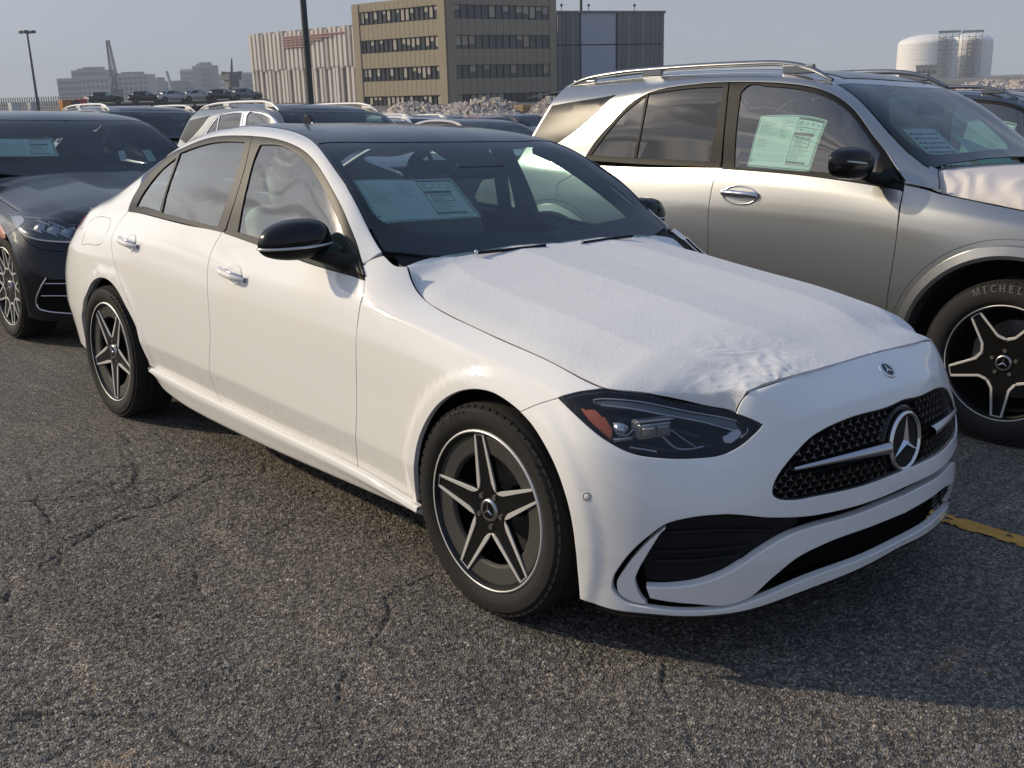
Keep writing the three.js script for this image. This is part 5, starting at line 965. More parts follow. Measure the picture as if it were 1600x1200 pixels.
// ---------------------------------------------------------------- other sedans: the same kind of body in other proportions
function warp(patch, T, matrix) { const q = new Patch((u, v) => T(patch.ev(u, v)), patch.u0, patch.u1, patch.v0, patch.v1, patch.nu, patch.nv); q.vs = patch.vs; q.us = patch.us; q.name = patch.name; if (matrix) q.matrix = matrix; return q; }
const thin = (poly, k) => poly.filter((_, i) => i % k === 0);
function sedanBody(car, T, paint, matrix, { k = 2, s = .045, roof = null, seat = M.cabin, lampMat = null } = {}) {
  const S = { A: warp(heroS.A, T, matrix), G: warp(heroS.G, T, matrix), H: warp(heroS.H, T, matrix) }, R = heroS.reg;
  const pan = (n, o) => panel(S[R[n].patch], thin(R[n].poly, k), { s, ...o });
  const add = (n, g, m) => part(n, g, m, car), two = (n, g, m) => { add(n, g, m); add(n, mirrored(g), m); };
  two('body_side_frame', pan('sideFrame'), paint); two('rear_door', pan('rearDoor'), paint); two('front_door', pan('frontDoor'), paint); two('front_fender', pan('fender'), paint);
  add('hood', both(pan('hood', { off: .001 })), paint); add('roof', both(pan('roof')), roof || paint); add('trunk_lid', both(pan('trunk')), paint); add('rear_bumper', both(pan('rearBumper')), paint);
  add('front_bumper', both(panel(S.A, R.bumperFull.poly, { s: .03, flange: .02 })), paint);
  two(lampMat ? 'headlamp' : 'lamp_surround', pan('lampHole', { off: -.002 }), lampMat || paint);
  const gl = { off: -.006, gap: -.004, flange: 0, s: .08 };
  two('front_door_window', pan('front_door_window', gl), M.glassDark); two('rear_door_window', pan('rear_door_window', gl), M.glassDark); two('quarter_window', pan('quarter_window', gl), M.glassDark);
  two('window_frame', pan('frameF', { off: -.001, flange: .01 }), M.gloss); two('window_frame', pan('frameR', { off: -.001, flange: .01 }), M.gloss);
  add('windscreen', both(pan('windscreen', { gap: 0, flange: 0, off: -.002 })), M.screen); add('windscreen_frit', both(pan('frit', { off: -.008, gap: 0, flange: 0 })), M.plastic);
  add('rear_window', both(pan('rearWindow', { gap: 0, flange: 0 })), M.glassDark);
  const t = (x, y, z) => V3(...T([x, y, z]));
  const bx = (w, h, d, x, y, z, r) => { const g = box(w, h, d, 0, 0, 0, r); const p = t(x, y, z); return g.translate(p.x, p.y, p.z); };
  for (const f of [g => g, mirrored]) for (const x of [.03, -2.83]) add('wheel_well', f(merge([sheet(20, 2, (a, b) => { const q = lerp(-.25, Math.PI + .25, a); return t(x + .385 * Math.cos(q), .33 + .385 * Math.sin(q), lerp(.872, .55, b)); }), sheet(20, 1, (a, b) => { const q = lerp(-.25, Math.PI + .25, a); return t(x + .385 * Math.cos(q) * b, .33 + .385 * Math.sin(q) * b, .56); })])), M.dark);
  two('inner_panel', sheet(16, 8, (a, b) => { const p = heroS.off(heroS.G, [heroS.gu(lerp(-2.42, -.52, a)), lerp(heroS.G.vs[0], heroS.G.vs[5], b)], -.05); return t(p.x, p.y, p.z); }), M.cabin);
  two('side_skirt', tube([t(-2.4, .27, .875), t(-1.4, .25, .885), t(-.36, .235, .88)], .04, 20, 8), paint);
  add('underbody', merge([bx(3.9, .04, 1.45, -1.75, .20, 0), bx(.03, .75, 1.4, -.50, .56, 0), bx(.9, .03, 1.1, .2, .62, 0), bx(1.0, .4, 1.05, .1, .40, 0)]), M.dark);
  for (const z of [.38, -.38]) add('seat', merge([bx(.52, .16, .52, -1.45, .5, z, .06), bx(.18, .6, .5, -1.8, .82, z, .07), bx(.1, .18, .28, -1.9, 1.2, z, .045)]), seat);
  add('rear_seat', merge([bx(.5, .16, 1.25, -2.35, .48, 0, .06), bx(.2, .6, 1.22, -2.72, .8, 0, .06)]), seat);
  add('dashboard', merge([bx(.42, .2, 1.4, -.83, .82, 0, .07), bx(.3, .05, 1.3, -.66, .925, 0, .02)]), M.cabin);
  add('steering_wheel', new THREE.TorusGeometry(.175, .016, 8, 32).rotateY(Math.PI / 2).rotateZ(.42).translate(...T([-1.12, .9, -.38])), M.plastic);
  add('headliner', sheet(10, 10, (a, b) => { const x = lerp(-2.55, -1.28, a); const p = heroS.off(heroS.G, [heroS.gu(x), lerp(heroS.G.vs[9], heroS.G.vs[11], b < .5 ? b * 2 : 2 - b * 2)], -.03); if (b > .5) p.z = -p.z; return t(p.x, p.y, p.z); }), M.headliner);
  const mir = sheet(20, 10, (a, b) => { const ph = lerp(-Math.PI / 2, Math.PI / 2, b), th = a * 2 * Math.PI; const p = t(-.92, 1.045, .955); return V3(p.x + .07 * Math.sin(th) * Math.cos(ph), p.y + .06 * Math.sin(ph), p.z + .115 * Math.cos(th) * Math.cos(ph)); });
  const arm = tube([t(-.88, 1.01, .88), t(-.78, .975, .78)], .03, 8, 8);
  for (const f of [g => g, mirrored]) { const m = add('door_mirror', f(mir), paint === M.navy ? M.navy : M.gloss); part('mirror_arm', f(arm), M.plastic, m); }
  return S;
}
const bigT = p => [p[0] > 0 ? p[0] * 1.03 : p[0] * 1.084, p[1] * 1.045, p[2] * 1.074];
const navyCar = thing('parked_sedan', 'dark navy sedan with a price sheet in its windscreen behind the white sedan', 'car');
navyCar.position.set(-5.2, 0, -.27);
{
  navyCar.updateMatrixWorld();
  const S = sedanBody(navyCar, bigT, M.navy, navyCar.matrixWorld, { k: 2, s: .035 }), A = S.A;
  const off = (patch, uv, d) => patch.point(uv[0], uv[1]).addScaledVector(patch.normal(uv[0], uv[1]), d);
  const Gm = warp(S.G, p => [p[0], p[1], -p[2]], navyCar.matrixWorld); Gm.flip = undefined;
  const hp = (pts, d) => pts.map(p => off(A, A.px(...p), d));
  // headlamp: dark body, clear lens, bright guide line below, small projectors
  const top = [[17, 339], [30, 335], [50, 336], [80, 343], [122, 354]], bot = [[122, 378], [85, 377], [55, 373], [37, 365], [26, 352], [17, 339]];
  const poly = outline(A, [top, [[122, 354], [122, 378]], bot], .012);
  const guide = tube(hp([[20, 342], [28, 354], [38, 366], [56, 374], [86, 378], [120, 379]], .006), .006, 40, 6), guide2 = tube(hp([[40, 340], [60, 342], [85, 348], [118, 357]], .004), .005, 30, 6);
  for (const f of [g => g, mirrored]) {
    const h = part('headlamp', f(panel(A, poly, { s: .02, off: .003, flange: .01 })), std(rgb(.10, .105, .11), .3, .8), navyCar);
    part('lens', f(panel(A, poly, { s: .03, off: .022, flange: .02 })), M.lens, h);
    part('light_guide', f(guide), M.lamp, h); part('light_guide', f(guide2), M.satin, h);
    part('inner_light', f(panel(A, outline(A, [[[20, 340], [34, 338], [38, 348], [30, 354], [20, 340]]], .01), { s: .015, off: .006, flange: .004 })), M.lamp, h);
    for (const c of [[62, 355], [84, 359], [104, 362]]) { const q = A.px(...c), p = off(A, q, .002), n = A.normal(...q); part('projector', f(merge([lathe([[0, .012], [.016, .010], [.024, 0], [.034, .004], [.038, -.004]], 24), box(.11, .012, .012, 0, .038, 0, .003), box(.10, .010, .012, 0, -.036, 0, .003)]).applyMatrix4(new THREE.Matrix4().compose(p, new THREE.Quaternion().setFromUnitVectors(V3(0, 0, 1), n), V3(1, 1, 1)))), M.satin, h); }
    // lower intake with bright surround and bars
    const ip = outline(A, [[[72, 436], [120, 434]], [[120, 434], [122, 490]], [[122, 490], [76, 485], [62, 480], [58, 470], [64, 450], [72, 436]]], .014);
    const it = part('intake', f(panel(A, ip, { s: .03, off: .004, flange: .006 })), M.dark, navyCar);
    part('intake_surround', f(tube(hp([[74, 434], [65, 449], [58, 470], [62, 481], [76, 486], [120, 490]], .008), .006, 40, 6)), M.chrome, it);
    part('intake_bar', f(tube(hp([[72, 443], [95, 443], [120, 443]], .01), .004, 16, 6)), M.chrome, it); part('intake_bar', f(tube(hp([[66, 462], [95, 462], [120, 463]], .01), .004, 16, 6)), M.chrome, it);
    part('side_marker', f(panel(A, outline(A, [[[-4, 352], [2, 352], [9, 372], [3, 372], [-4, 352]]], .01), { s: .02, off: .003, flange: .004 })), M.amber, navyCar);
  }
  part('price_sheet', paperOn(S.G, [[-14, 214], [81, 213], [92, 241], [-16, 243]], .016), M.paper, navyCar, 'pale green price sheet behind the windscreen');
  part('delivery_note', paperOn(Gm, [[185, 231], [195, 230], [199, 245], [189, 245]], .03), M.note, navyCar);
  part('green_note', paperOn(Gm, [[222, 229], [236, 229], [246, 246], [234, 248]], .03), std(rgb(.5, .6, .52), .8, 0, { side: THREE.DoubleSide }), navyCar);
  part('camera_housing', box(.16, .05, .30, 0, 0, 0, .02).translate(...bigT([-1.16, 1.27, 0])), M.plastic, navyCar);
  const w = splitWheel('wheel', .352, .262, .25, 10, .1, null);
  for (const s of [1, -1]) { placeWheel(w, navyCar, 0, .352, .845, s); placeWheel(w, navyCar, -3.106, .352, .85, s); }
}
// ---------------------------------------------------------------- more cars further back: copies with their own paint and place
const paint = (r, g, b, metal = 0, rough = .4) => phys(rgb(r, g, b), rough, metal, { clearcoat: 1, clearcoatRoughness: .04 });
const lowTyreA = lathe([[.26, -.10], [.30, -.137], [.372, -.13], [.388, -.09], [.388, .09], [.372, .13], [.30, .137], [.26, .10]].reverse(), 40), lowTyreB = lathe([[.25, -.09], [.29, -.125], [.338, -.118], [.352, -.08], [.352, .08], [.338, .118], [.29, .125], [.25, .09]].reverse(), 40);
function copyCar(src, name, label, x, z, o = {}) {
  const c = src.clone(); c.name = numbered(name); c.userData = { label, category: 'car' }; if (o.group) c.userData.group = o.group;
  const sc = o.scale || [1, 1, 1]; c.scale.set(...sc); c.rotation.set(0, o.turn || 0, 0); c.position.set(x, o.y || 0, z);
  const kill = [], low = o.far;
  c.traverse(m => { if (!m.isMesh) return; m.userData = m.userData.kind ? { kind: m.userData.kind } : {}; if ((m.material === M.silver || m.material === M.navy) && o.paint) m.material = o.paint; if (o.map) for (const [n, mt] of Object.entries(o.map)) if (m.name === n) m.material = mt; if ((o.drop || []).includes(m.name)) kill.push(m); if (low && m.name === 'tyre') m.geometry = src === suv ? lowTyreA : lowTyreB; });
  kill.forEach(m => m.removeFromParent()); scene.add(c); return c;
}
const whitePaint = paint(.78, .77, .74), blackPaint = paint(.012, .012, .014), redPaint = paint(.22, .02, .025), greyPaint = paint(.16, .165, .17, .5), bluePaint = paint(.025, .035, .055, .4), silverPaint = paint(.45, .45, .45, .6);
const noPaper = ['hood_cover', 'price_sheet', 'delivery_note', 'green_note'];
const SG = 'tall estate cars with roof rails';
copyCar(suv, 'parked_suv', 'dark blue estate car with blue-grey roof rails beyond the silver estate car', -.50, -7.15, { paint: bluePaint, drop: ['hood_cover', 'delivery_note', 'green_note'], group: SG });
copyCar(suv, 'parked_suv', 'grey estate car with white roof rails and chrome window line behind the white sedan', -6.8, -3.62, { scale: [.94, .92, .97], paint: greyPaint, map: { roof: M.gloss, roof_rail: whitePaint, rail_foot: whitePaint, window_frame: M.chrome }, drop: noPaper, far: 1, group: SG });
copyCar(suv, 'parked_suv', 'black estate car with white roof rails behind the navy sedan', -11.55, -3.66, { scale: [.94, .92, .97], paint: blackPaint, map: { roof_rail: whitePaint, rail_foot: whitePaint }, drop: noPaper, far: 1, group: SG });
// ---------------------------------------------------------------- ground: worn asphalt lot, sloping; level land beyond
const levelY = (x, z, drop = 2.0) => CP.y + (-drop - TRUEUP.x * (x - CP.x) - TRUEUP.z * (z - CP.z)) / TRUEUP.y;
function groundY(x, z) { const d = Math.hypot(x - CP.x, z - CP.z); const t = smooth(20, 75, d); return t * levelY(x, z); }
{
  // aggregate: irregular stones set in dark binder; colour and relief of one 2.4 m tile
  const N = 2048, cells = 310, C = N / cells;
  const pts = new Float32Array(cells * cells * 2), tone = new Float32Array(cells * cells), hue = new Float32Array(cells * cells), ht = new Float32Array(cells * cells);
  for (let i = 0; i < cells * cells; i++) { const a = i % cells, b = (i / cells) | 0; pts[i * 2] = a + .5 + (hash2(a, b, 1) - .5) * .95; pts[i * 2 + 1] = b + .5 + (hash2(a, b, 2) - .5) * .95; const t = hash2(a, b, 3); tone[i] = t; hue[i] = hash2(a, b, 4); ht[i] = hash2(a, b, 5); }
  const col = new Uint8Array(N * N * 4), hgt = new Uint8Array(N * N * 4);
  const enc = v => { v = clamp(v, 0, 1); return 255 * (v <= .0031308 ? 12.92 * v : 1.055 * Math.pow(v, 1 / 2.4) - .055); };
  for (let j = 0; j < N; j++) for (let i = 0; i < N; i++) {
    const x = i / C, y = j / C, cx = Math.floor(x), cy = Math.floor(y); let d1 = 9, d2 = 9, id = 0;
    for (let b = -1; b <= 1; b++) for (let a = -1; a <= 1; a++) { const k = ((cy + b + cells) % cells) * cells + (cx + a + cells) % cells; const dx = pts[k * 2] + (cx + a < 0 ? -cells : cx + a >= cells ? cells : 0) - x, dy = pts[k * 2 + 1] + (cy + b < 0 ? -cells : cy + b >= cells ? cells : 0) - y; const d = Math.sqrt(dx * dx + dy * dy) * (.8 + .5 * ht[k]); if (d < d1) { d2 = d1; d1 = d; id = k; } else if (d < d2) d2 = d; }
    const edge = .35 + .65 * smooth(.0, .25, d2 - d1), big = fbm(i / 140, j / 140, 3, 40, 0), fine = hash2(i, j, 7);
    const bare = ht[id] > .16 ? 1 : .15;            // some stones sunk in the binder
    let s = .112 + .165 * Math.pow(tone[id], 1.3) + (tone[id] > .98 ? .12 : 0); s *= .85 + .3 * fine;
    const warm = hue[id] > .8 ? .13 : hue[id] > .5 ? .05 : 0;
    const w = edge * bare, bind = .03 + .03 * fine;
    const o = (j * N + i) * 4, v = lerp(bind, s, w);
    col[o] = enc(v * (1.07 + warm)); col[o + 1] = enc(v * (1 + warm * .35)); col[o + 2] = enc(v * (.91 - warm * .5)); col[o + 3] = 255;
    const h = w * (.35 + .65 * ht[id]) * (1 - .35 * d1 * d1) + .08 * fine; hgt[o] = hgt[o + 1] = hgt[o + 2] = clamp(h, 0, 1) * 255; hgt[o + 3] = 255;
  }
  const mk = (d, srgb) => { const t = new THREE.DataTexture(d, N, N, THREE.RGBAFormat); if (srgb) t.colorSpace = THREE.SRGBColorSpace; t.wrapS = t.wrapT = THREE.RepeatWrapping; t.magFilter = THREE.LinearFilter; t.minFilter = THREE.LinearMipmapLinearFilter; t.generateMipmaps = true; t.needsUpdate = true; return t; };
  const cm = mk(col, true), bm = mk(hgt, false);
  M.asphalt = new THREE.MeshStandardMaterial({ map: cm, bumpMap: bm, bumpScale: .011, roughness: .93, vertexColors: true });
  // cracks as polylines on the paving
  reseed(77); const cracks = [];
  const crack = (x, z, a, len, w) => { const p = [[x, z]]; let t = 0; while (t < len) { a += (rnd() - .5) * .55; x += Math.cos(a) * .035; z += Math.sin(a) * .035; t += .035; p.push([x, z]); } cracks.push({ p, w }); return [x, z, a]; };
  for (const [x, z, a, l, w] of [[-1.2, 1.75, -2.55, 1.5, .006], [-1.9, 1.5, -2.3, 1.1, .005], [-.9, 2.0, -2.7, 1.4, .006], [-2.5, 1.6, -.6, 1.2, .005], [-.6, 1.5, -2.8, .8, .004], [.2, 1.55, -2.6, .7, .004], [-.35, 2.15, -1.0, .8, .006], [-3.2, 1.3, -.3, 1.6, .005], [-1.5, 1.25, -2.9, .9, .004], [.9, 1.0, -2.4, .6, .004], [-.2, 1.9, 2.8, .7, .005]]) { const e = crack(x, z, a, l, w); crack(e[0], e[1], e[2] + 1.1, l * .35, w * .8); }
  for (const p of [[[-1.36, 1.74], [-1.41, 1.64], [-1.43, 1.55], [-1.455, 1.43], [-1.47, 1.29]], [[-1.55, 1.19], [-1.60, 1.12], [-1.64, 1.04], [-1.71, .92]], [[-2.0, 1.42], [-1.90, 1.33], [-1.80, 1.20], [-1.74, 1.07]], [[-.10, 2.16], [-.115, 2.05], [-.12, 1.93], [-.09, 1.83]]]) { const q = []; for (let i = 0; i < p.length - 1; i++) for (let k = 0; k < 4; k++) q.push([lerp(p[i][0], p[i + 1][0], k / 4) + (rnd() - .5) * .016, lerp(p[i][1], p[i + 1][1], k / 4) + (rnd() - .5) * .016]); cracks.push({ p: q, w: .0055, keep: 1 }); }
  // grit gathered along old joints
  const joints = [[[-1.55, 1.27], [-1.141, 1.230], [-.795, 1.260], [-.355, 1.324], [-.014, 1.344], [.299, 1.378]], [[-1.25, 1.90], [-.861, 1.907], [-.48, 1.932], [-.203, 1.953], [.05, 1.97]]];
  const nearJoint = (x, z) => { let m = 9; for (const p of joints) for (let i = 0; i < p.length - 1; i++) { const a = p[i], b = p[i + 1], dx = b[0] - a[0], dy = b[1] - a[1], t = clamp(((x - a[0]) * dx + (z - a[1]) * dy) / (dx * dx + dy * dy), 0, 1); m = Math.min(m, Math.hypot(x - a[0] - t * dx, z - a[1] - t * dy)); } return m; };
  const nearCrack = (x, z) => { let m = 9; for (const c of cracks) for (let i = 0; i < c.p.length - 1; i++) { const a = c.p[i]; if (Math.abs(a[0] - x) > .08 || Math.abs(a[1] - z) > .08) continue; const b = c.p[i + 1], dx = b[0] - a[0], dy = b[1] - a[1], t = clamp(((x - a[0]) * dx + (z - a[1]) * dy) / (dx * dx + dy * dy), 0, 1); m = Math.min(m, Math.hypot(x - a[0] - t * dx, z - a[1] - t * dy) / c.w); } return m; };
  // one sheet: fine grid near the cars, growing out to the horizon
  const axis = (a, b, fine, far) => { const l = []; for (let v = a; v <= b + 1e-9; v += fine) l.push(v); let st = fine, v = b; while (v < far) { st = Math.min(st * (st < .06 ? 1.04 : 1.25), 60); v += st; l.push(v); } st = fine; v = a; while (v > -far) { st = Math.min(st * (st < .06 ? 1.04 : 1.25), 60); v -= st; l.unshift(v); } return l; };
  const xs = axis(-1.9, 1.45, .0068, 1800), zs = axis(.35, 2.25, .0068, 1800);
  const nx = xs.length, nz = zs.length, pos = new Float32Array(nx * nz * 3), uv = new Float32Array(nx * nz * 2), vc = new Float32Array(nx * nz * 3), idx = new Uint32Array((nx - 1) * (nz - 1) * 6);
  for (let i = 0; i < nx; i++) for (let j = 0; j < nz; j++) {
    const k = i * nz + j, near = Math.hypot(xs[i], zs[j]) < 12, sx = near && i && i < nx - 1 ? xs[i + 1] - xs[i] : 0, sz = near && j && j < nz - 1 ? zs[j + 1] - zs[j] : 0; const x = xs[i] + (hash2(i, j, 95) - .5) * .7 * sx, z = zs[j] + (hash2(i, j, 96) - .5) * .7 * sz;
    let y = groundY(x, z), t = 1, r = 1, b = 1;
    const mott = fbm(x * .9 + 30, z * .9 + 11, 4, 3), mid = fbm(x * 5 + 3, z * 5, 3, 8), fin = fbm(x * 28, z * 28, 2, 13);
    t = .86 + .24 * mott + .22 * (mid - .5) + .34 * (fin - .5);
    const dust = smooth(.56, .70, fbm(x * 2.1 + 60, z * 2.1 + 5, 4, 21)); r += .03 * dust; b -= .03 * dust; t += .10 * dust;
    if (near) {
      y += .006 * (mid - .5) + .0045 * (fin - .5) + .0035 * (fbm(x * 60, z * 60, 2, 33) - .5) + .0062 * (Math.pow(hash2(i, j, 91), 1.4) - .4) * smooth(.05, .012, sx) * (.45 + 1.1 * fbm(x * 3, z * 3, 2, 73)); { const q = hash2(i, j, 92); t *= .80 + .40 * q; }
      if (x > -3.2 && x < 1.8 && z > -.35 && z < 2.4) { const c = nearCrack(x, z); { if (z > .9) { const jd = nearJoint(x, z); if (jd < .07) { const w = smooth(.06, .01, jd + .03 * (fbm(x * 14, z * 14, 2, 87) - .5)) * smooth(.34, .62, fbm(x * 7, z * 7, 3, 88)); t *= 1 + .3 * w * (.5 + hash2(i, j, 89)); r += .05 * w; b -= .05 * w; } } const q = (1 - smooth(.4, 1.7, c)) * smooth(.3, .5, fbm(x * 9, z * 9, 2, 61)); y -= .008 * q; t *= 1 - .5 * q; } }
      // rusty, sandy patch in front of the sedan
      const sp = smooth(.16, .02, Math.hypot((x - 1.14) * .8, z - .10)) * smooth(.42, .62, fbm(x * 24, z * 24, 3, 51)); r += .35 * sp; t += .4 * sp; b -= .3 * sp;
      const sp2 = smooth(.16, .0, Math.hypot(x - 0.02, (z - 2.02) * 1.4)) * smooth(.4, .6, fbm(x * 30, z * 30, 3, 57)); r += .25 * sp2; t += .6 * sp2; b -= .2 * sp2;
    }
    pos[k * 3] = x; pos[k * 3 + 1] = y; pos[k * 3 + 2] = z; uv[k * 2] = x / 2.4; uv[k * 2 + 1] = z / 2.4; vc[k * 3] = t * r; vc[k * 3 + 1] = t; vc[k * 3 + 2] = t * b;
  }
  let o = 0; for (let i = 0; i < nx - 1; i++) for (let j = 0; j < nz - 1; j++) { const a = i * nz + j, b = a + nz; idx[o++] = a; idx[o++] = a + 1; idx[o++] = b; idx[o++] = b; idx[o++] = a + 1; idx[o++] = b + 1; }
  const g = new THREE.BufferGeometry(); g.setAttribute('position', new THREE.BufferAttribute(pos, 3)); g.setAttribute('uv', new THREE.BufferAttribute(uv, 2)); g.setAttribute('color', new THREE.BufferAttribute(vc, 3)); g.setIndex(new THREE.BufferAttribute(idx, 1)); g.computeVertexNormals();
  structure('ground', g, M.asphalt);
  // worn yellow bay line between the sedan and the estate car: broken paint
  const a = V3(.56, 0, -.94), d = V3(.87, 0, -.92).sub(a).normalize();
  const line = []; reseed(21);
  const lp = [], li = [], lc = []; const L0 = -6.2, L1 = 2.6, nL = 700, nW = 9, w = .105;
  for (let i = 0; i <= nL; i++) for (let j = 0; j <= nW; j++) { const s = lerp(L0, L1, i / nL), q = (j / nW - .5) * w + (j === 0 || j === nW ? .006 * (vnoise(s * 40, j, 3) - .5) * 2 : 0); lp.push(.56 + s, .0055 + .004 * (fbm((.56 + s) * 28, (-.94 + q) * 28, 2, 13) - .5), -.93 + q); const e = .75 + .5 * fbm(s * 22, q * 40 + 3, 3, 5); lc.push(e, e, e); }
  for (let i = 0; i < nL; i++) for (let j = 0; j < nW; j++) { const s = lerp(L0, L1, i / nL), q = j / nW; if (fbm(s * 16 + 4, q * 3 + 9, 4, 71) < .38 + .10 * (j === 0 || j === nW - 1 ? 1 : 0)) continue; const k = i * (nW + 1) + j; li.push(k, k + 1, k + nW + 1, k + 1, k + nW + 2, k + nW + 1); }
  const lg = new THREE.BufferGeometry(); lg.setAttribute('position', new THREE.Float32BufferAttribute(lp, 3)); lg.setAttribute('color', new THREE.Float32BufferAttribute(lc, 3)); lg.setIndex(li); lg.computeVertexNormals();
  const lm = structure('bay_line', lg, std(rgb(.50, .27, .05), .8, 0, { vertexColors: true }));
}
// ---------------------------------------------------------------- surroundings, far away, built on level land
const rayPx = (x, y) => FW.clone().addScaledVector(RT, (x - 800) / FOC).addScaledVector(UP, -(y - 600) / FOC).normalize();
// point seen at a pixel column, at level distance d from the camera and height h above the level land (2 m below the eye)
function farPoint(x, y, d) { const r = rayPx(x, y); const hor = r.clone().addScaledVector(TRUEUP, -r.dot(TRUEUP)).length(); return CP.clone().addScaledVector(r, d / hor); }
function farBase(x, d, drop = 2.0) { const r = rayPx(x, 150); const h = r.clone().addScaledVector(TRUEUP, -r.dot(TRUEUP)).normalize(); return CP.clone().addScaledVector(h, d).addScaledVector(TRUEUP, -drop); }
const heightAt = (x, y, d, drop = 2.0) => farPoint(x, y, d).sub(farBase(x, d, drop)).dot(TRUEUP);
// frame at a: local x along a -> b (level), y up, z = towards the camera side
function farFrame(o, a, b) { const ex = b.clone().sub(a); ex.addScaledVector(TRUEUP, -ex.dot(TRUEUP)).normalize(); const ez = ex.clone().cross(TRUEUP); o.quaternion.setFromRotationMatrix(new THREE.Matrix4().makeBasis(ex, TRUEUP, ez)); o.position.copy(a); return b.clone().sub(a).dot(ex); }
scene.fog = new THREE.FogExp2(new THREE.Color().setRGB(.47, .51, .56), .00052);
const noiseTint = (c, v, seed, w = 128, h = 128, sx = 8, sy = 8) => dataTex(w, h, (i, j) => { const n = .75 + .5 * (.6 * fbm(i / sx, j / sy, 3, seed) + .4 * hash2(i, j, seed)); return c.map(k => Math.pow(clamp(k * lerp(1, n, v), 0, 1), 1 / 2.2)); }, true);
{
  // ---- office block: sunlit tan face on the left, shaded face on the right
  const D = 140, corner = farBase(702, D), left = farBase(560, 153), right = farBase(869, 150);
  const tan = std(rgb(1, 1, 1), .85, 0, { map: noiseTint([.33, .28, .20], .35, 3) }), tan2 = std(rgb(.32, .27, .19), .85), shadeC = std(rgb(.10, .092, .085), .8), frameM = std(rgb(.015, .014, .013), .6), winM = phys(rgb(.05, .055, .06), .06, 0, { ior: 1.6 }), blind = std(rgb(.42, .39, .33), .9);
  const o = thing('office_building', 'tan office block with long bands of narrow windows and one dark side', 'building');
  const Lw = farFrame(o, left, corner); const st = 3.72, H0 = heightAt(683, 148, 141) , top = heightAt(690, -5, 140);
  const yb = k => H0 - .05 + k * st;             // top of window band k (0 = lowest seen)
  part('wall', merge([box(Lw, yb(0) - 2.6, 15, Lw / 2, (yb(0) - 2.6) / 2, -7.6)]), frameM, o);
  part('core', box(Lw - .2, top - .4, 14, Lw / 2, (top - .4) / 2, -7.6), frameM, o);
  // spandrel panels, one by one
  const pan = box(Lw / 20 - .05, st - 1.75, .25, 0, 0, 0), panTop = box(Lw / 20 - .05, top - yb(3) - .05, .25), pier = 1.35;
  const nP = 17, w = (Lw - 2 * pier) / nP, pg = box(w - .05, st - 1.72, .22), pt = box(w - .05, top - yb(3), .22);
  for (let k = 0; k < 4; k++) for (let i = 0; i < nP; i++) { const g = k < 3 ? pg : pt, m = part('panel', g, tan, o); m.position.set(pier + (i + .5) * w, k < 3 ? yb(k) + (st - 1.72) / 2 : yb(3) + (top - yb(3)) / 2, .05); }
  for (const x of [pier / 2, Lw - pier / 2]) { const m = part('pier', box(pier, top + .1, .5, 0, (top + .1) / 2, 0), tan2, o); m.position.set(x, 0, 0.02); }
  const wg = box(w * .62, 1.6, .1), bg = box(w * .6, .7, .06); reseed(4);
  for (let k = 0; k < 4; k++) for (let i = 0; i < nP; i++) { const m = part('window', wg, winM, o); m.position.set(pier + (i + .5) * w, yb(k) - .86, -.12); if (rnd() > .35) { const b = part('blind', bg, blind, m); b.scale.y = .5 + rnd() * 1.6; b.position.set(0, .8 - .35 * b.scale.y, .06); } }
  part('roof_slab', box(Lw + .2, .3, 15.2, Lw / 2, top + .1, -7.5), tan2, o);
  // the shaded side wing, at right angles
  const o2 = thing('office_building', 'shaded wing of the tan office block beside the grey warehouse', 'building');
  const L2 = farFrame(o2, corner, right), n2 = 14, w2 = (L2 - 2.2) / n2;
  part('core', box(L2 - .2, top - .4, 12, L2 / 2, (top - .4) / 2, -6.2), frameM, o2);
  const p2 = box(w2 - .05, st - 1.72, .22), p2t = box(w2 - .05, top - yb(3), .22);
  const darkTan = tan;
  for (let k = 0; k < 4; k++) for (let i = 0; i < n2; i++) { const m = part('panel', k < 3 ? p2 : p2t, darkTan, o2); m.position.set(1.1 + (i + .5) * w2, k < 3 ? yb(k) + (st - 1.72) / 2 : yb(3) + (top - yb(3)) / 2, .05); }
  for (const x of [.55, L2 - .55]) part('pier', box(1.1, top + .1, .5, x, (top + .1) / 2, .02), darkTan, o2);
  const wg2 = box(w2 * .8, 1.6, .1), warm = std(rgb(.40, .33, .25), .9);
  for (let k = 0; k < 4; k++) for (let i = 0; i < n2; i++) { const m = part('window', wg2, winM, o2); m.position.set(1.1 + (i + .5) * w2, yb(k) - .86, -.12); if (rnd() > .45) { const b = part('blind', box(w2 * .78, 1.1, .05), k < 3 && rnd() > .4 ? warm : blind, m); b.scale.y = .4 + rnd() * .9; b.position.set(0, .78 - .55 * b.scale.y, .06); } }
  part('roof_slab', box(L2 + .2, .3, 12.2, L2 / 2, top + .1, -6.1), tan2, o2);
}
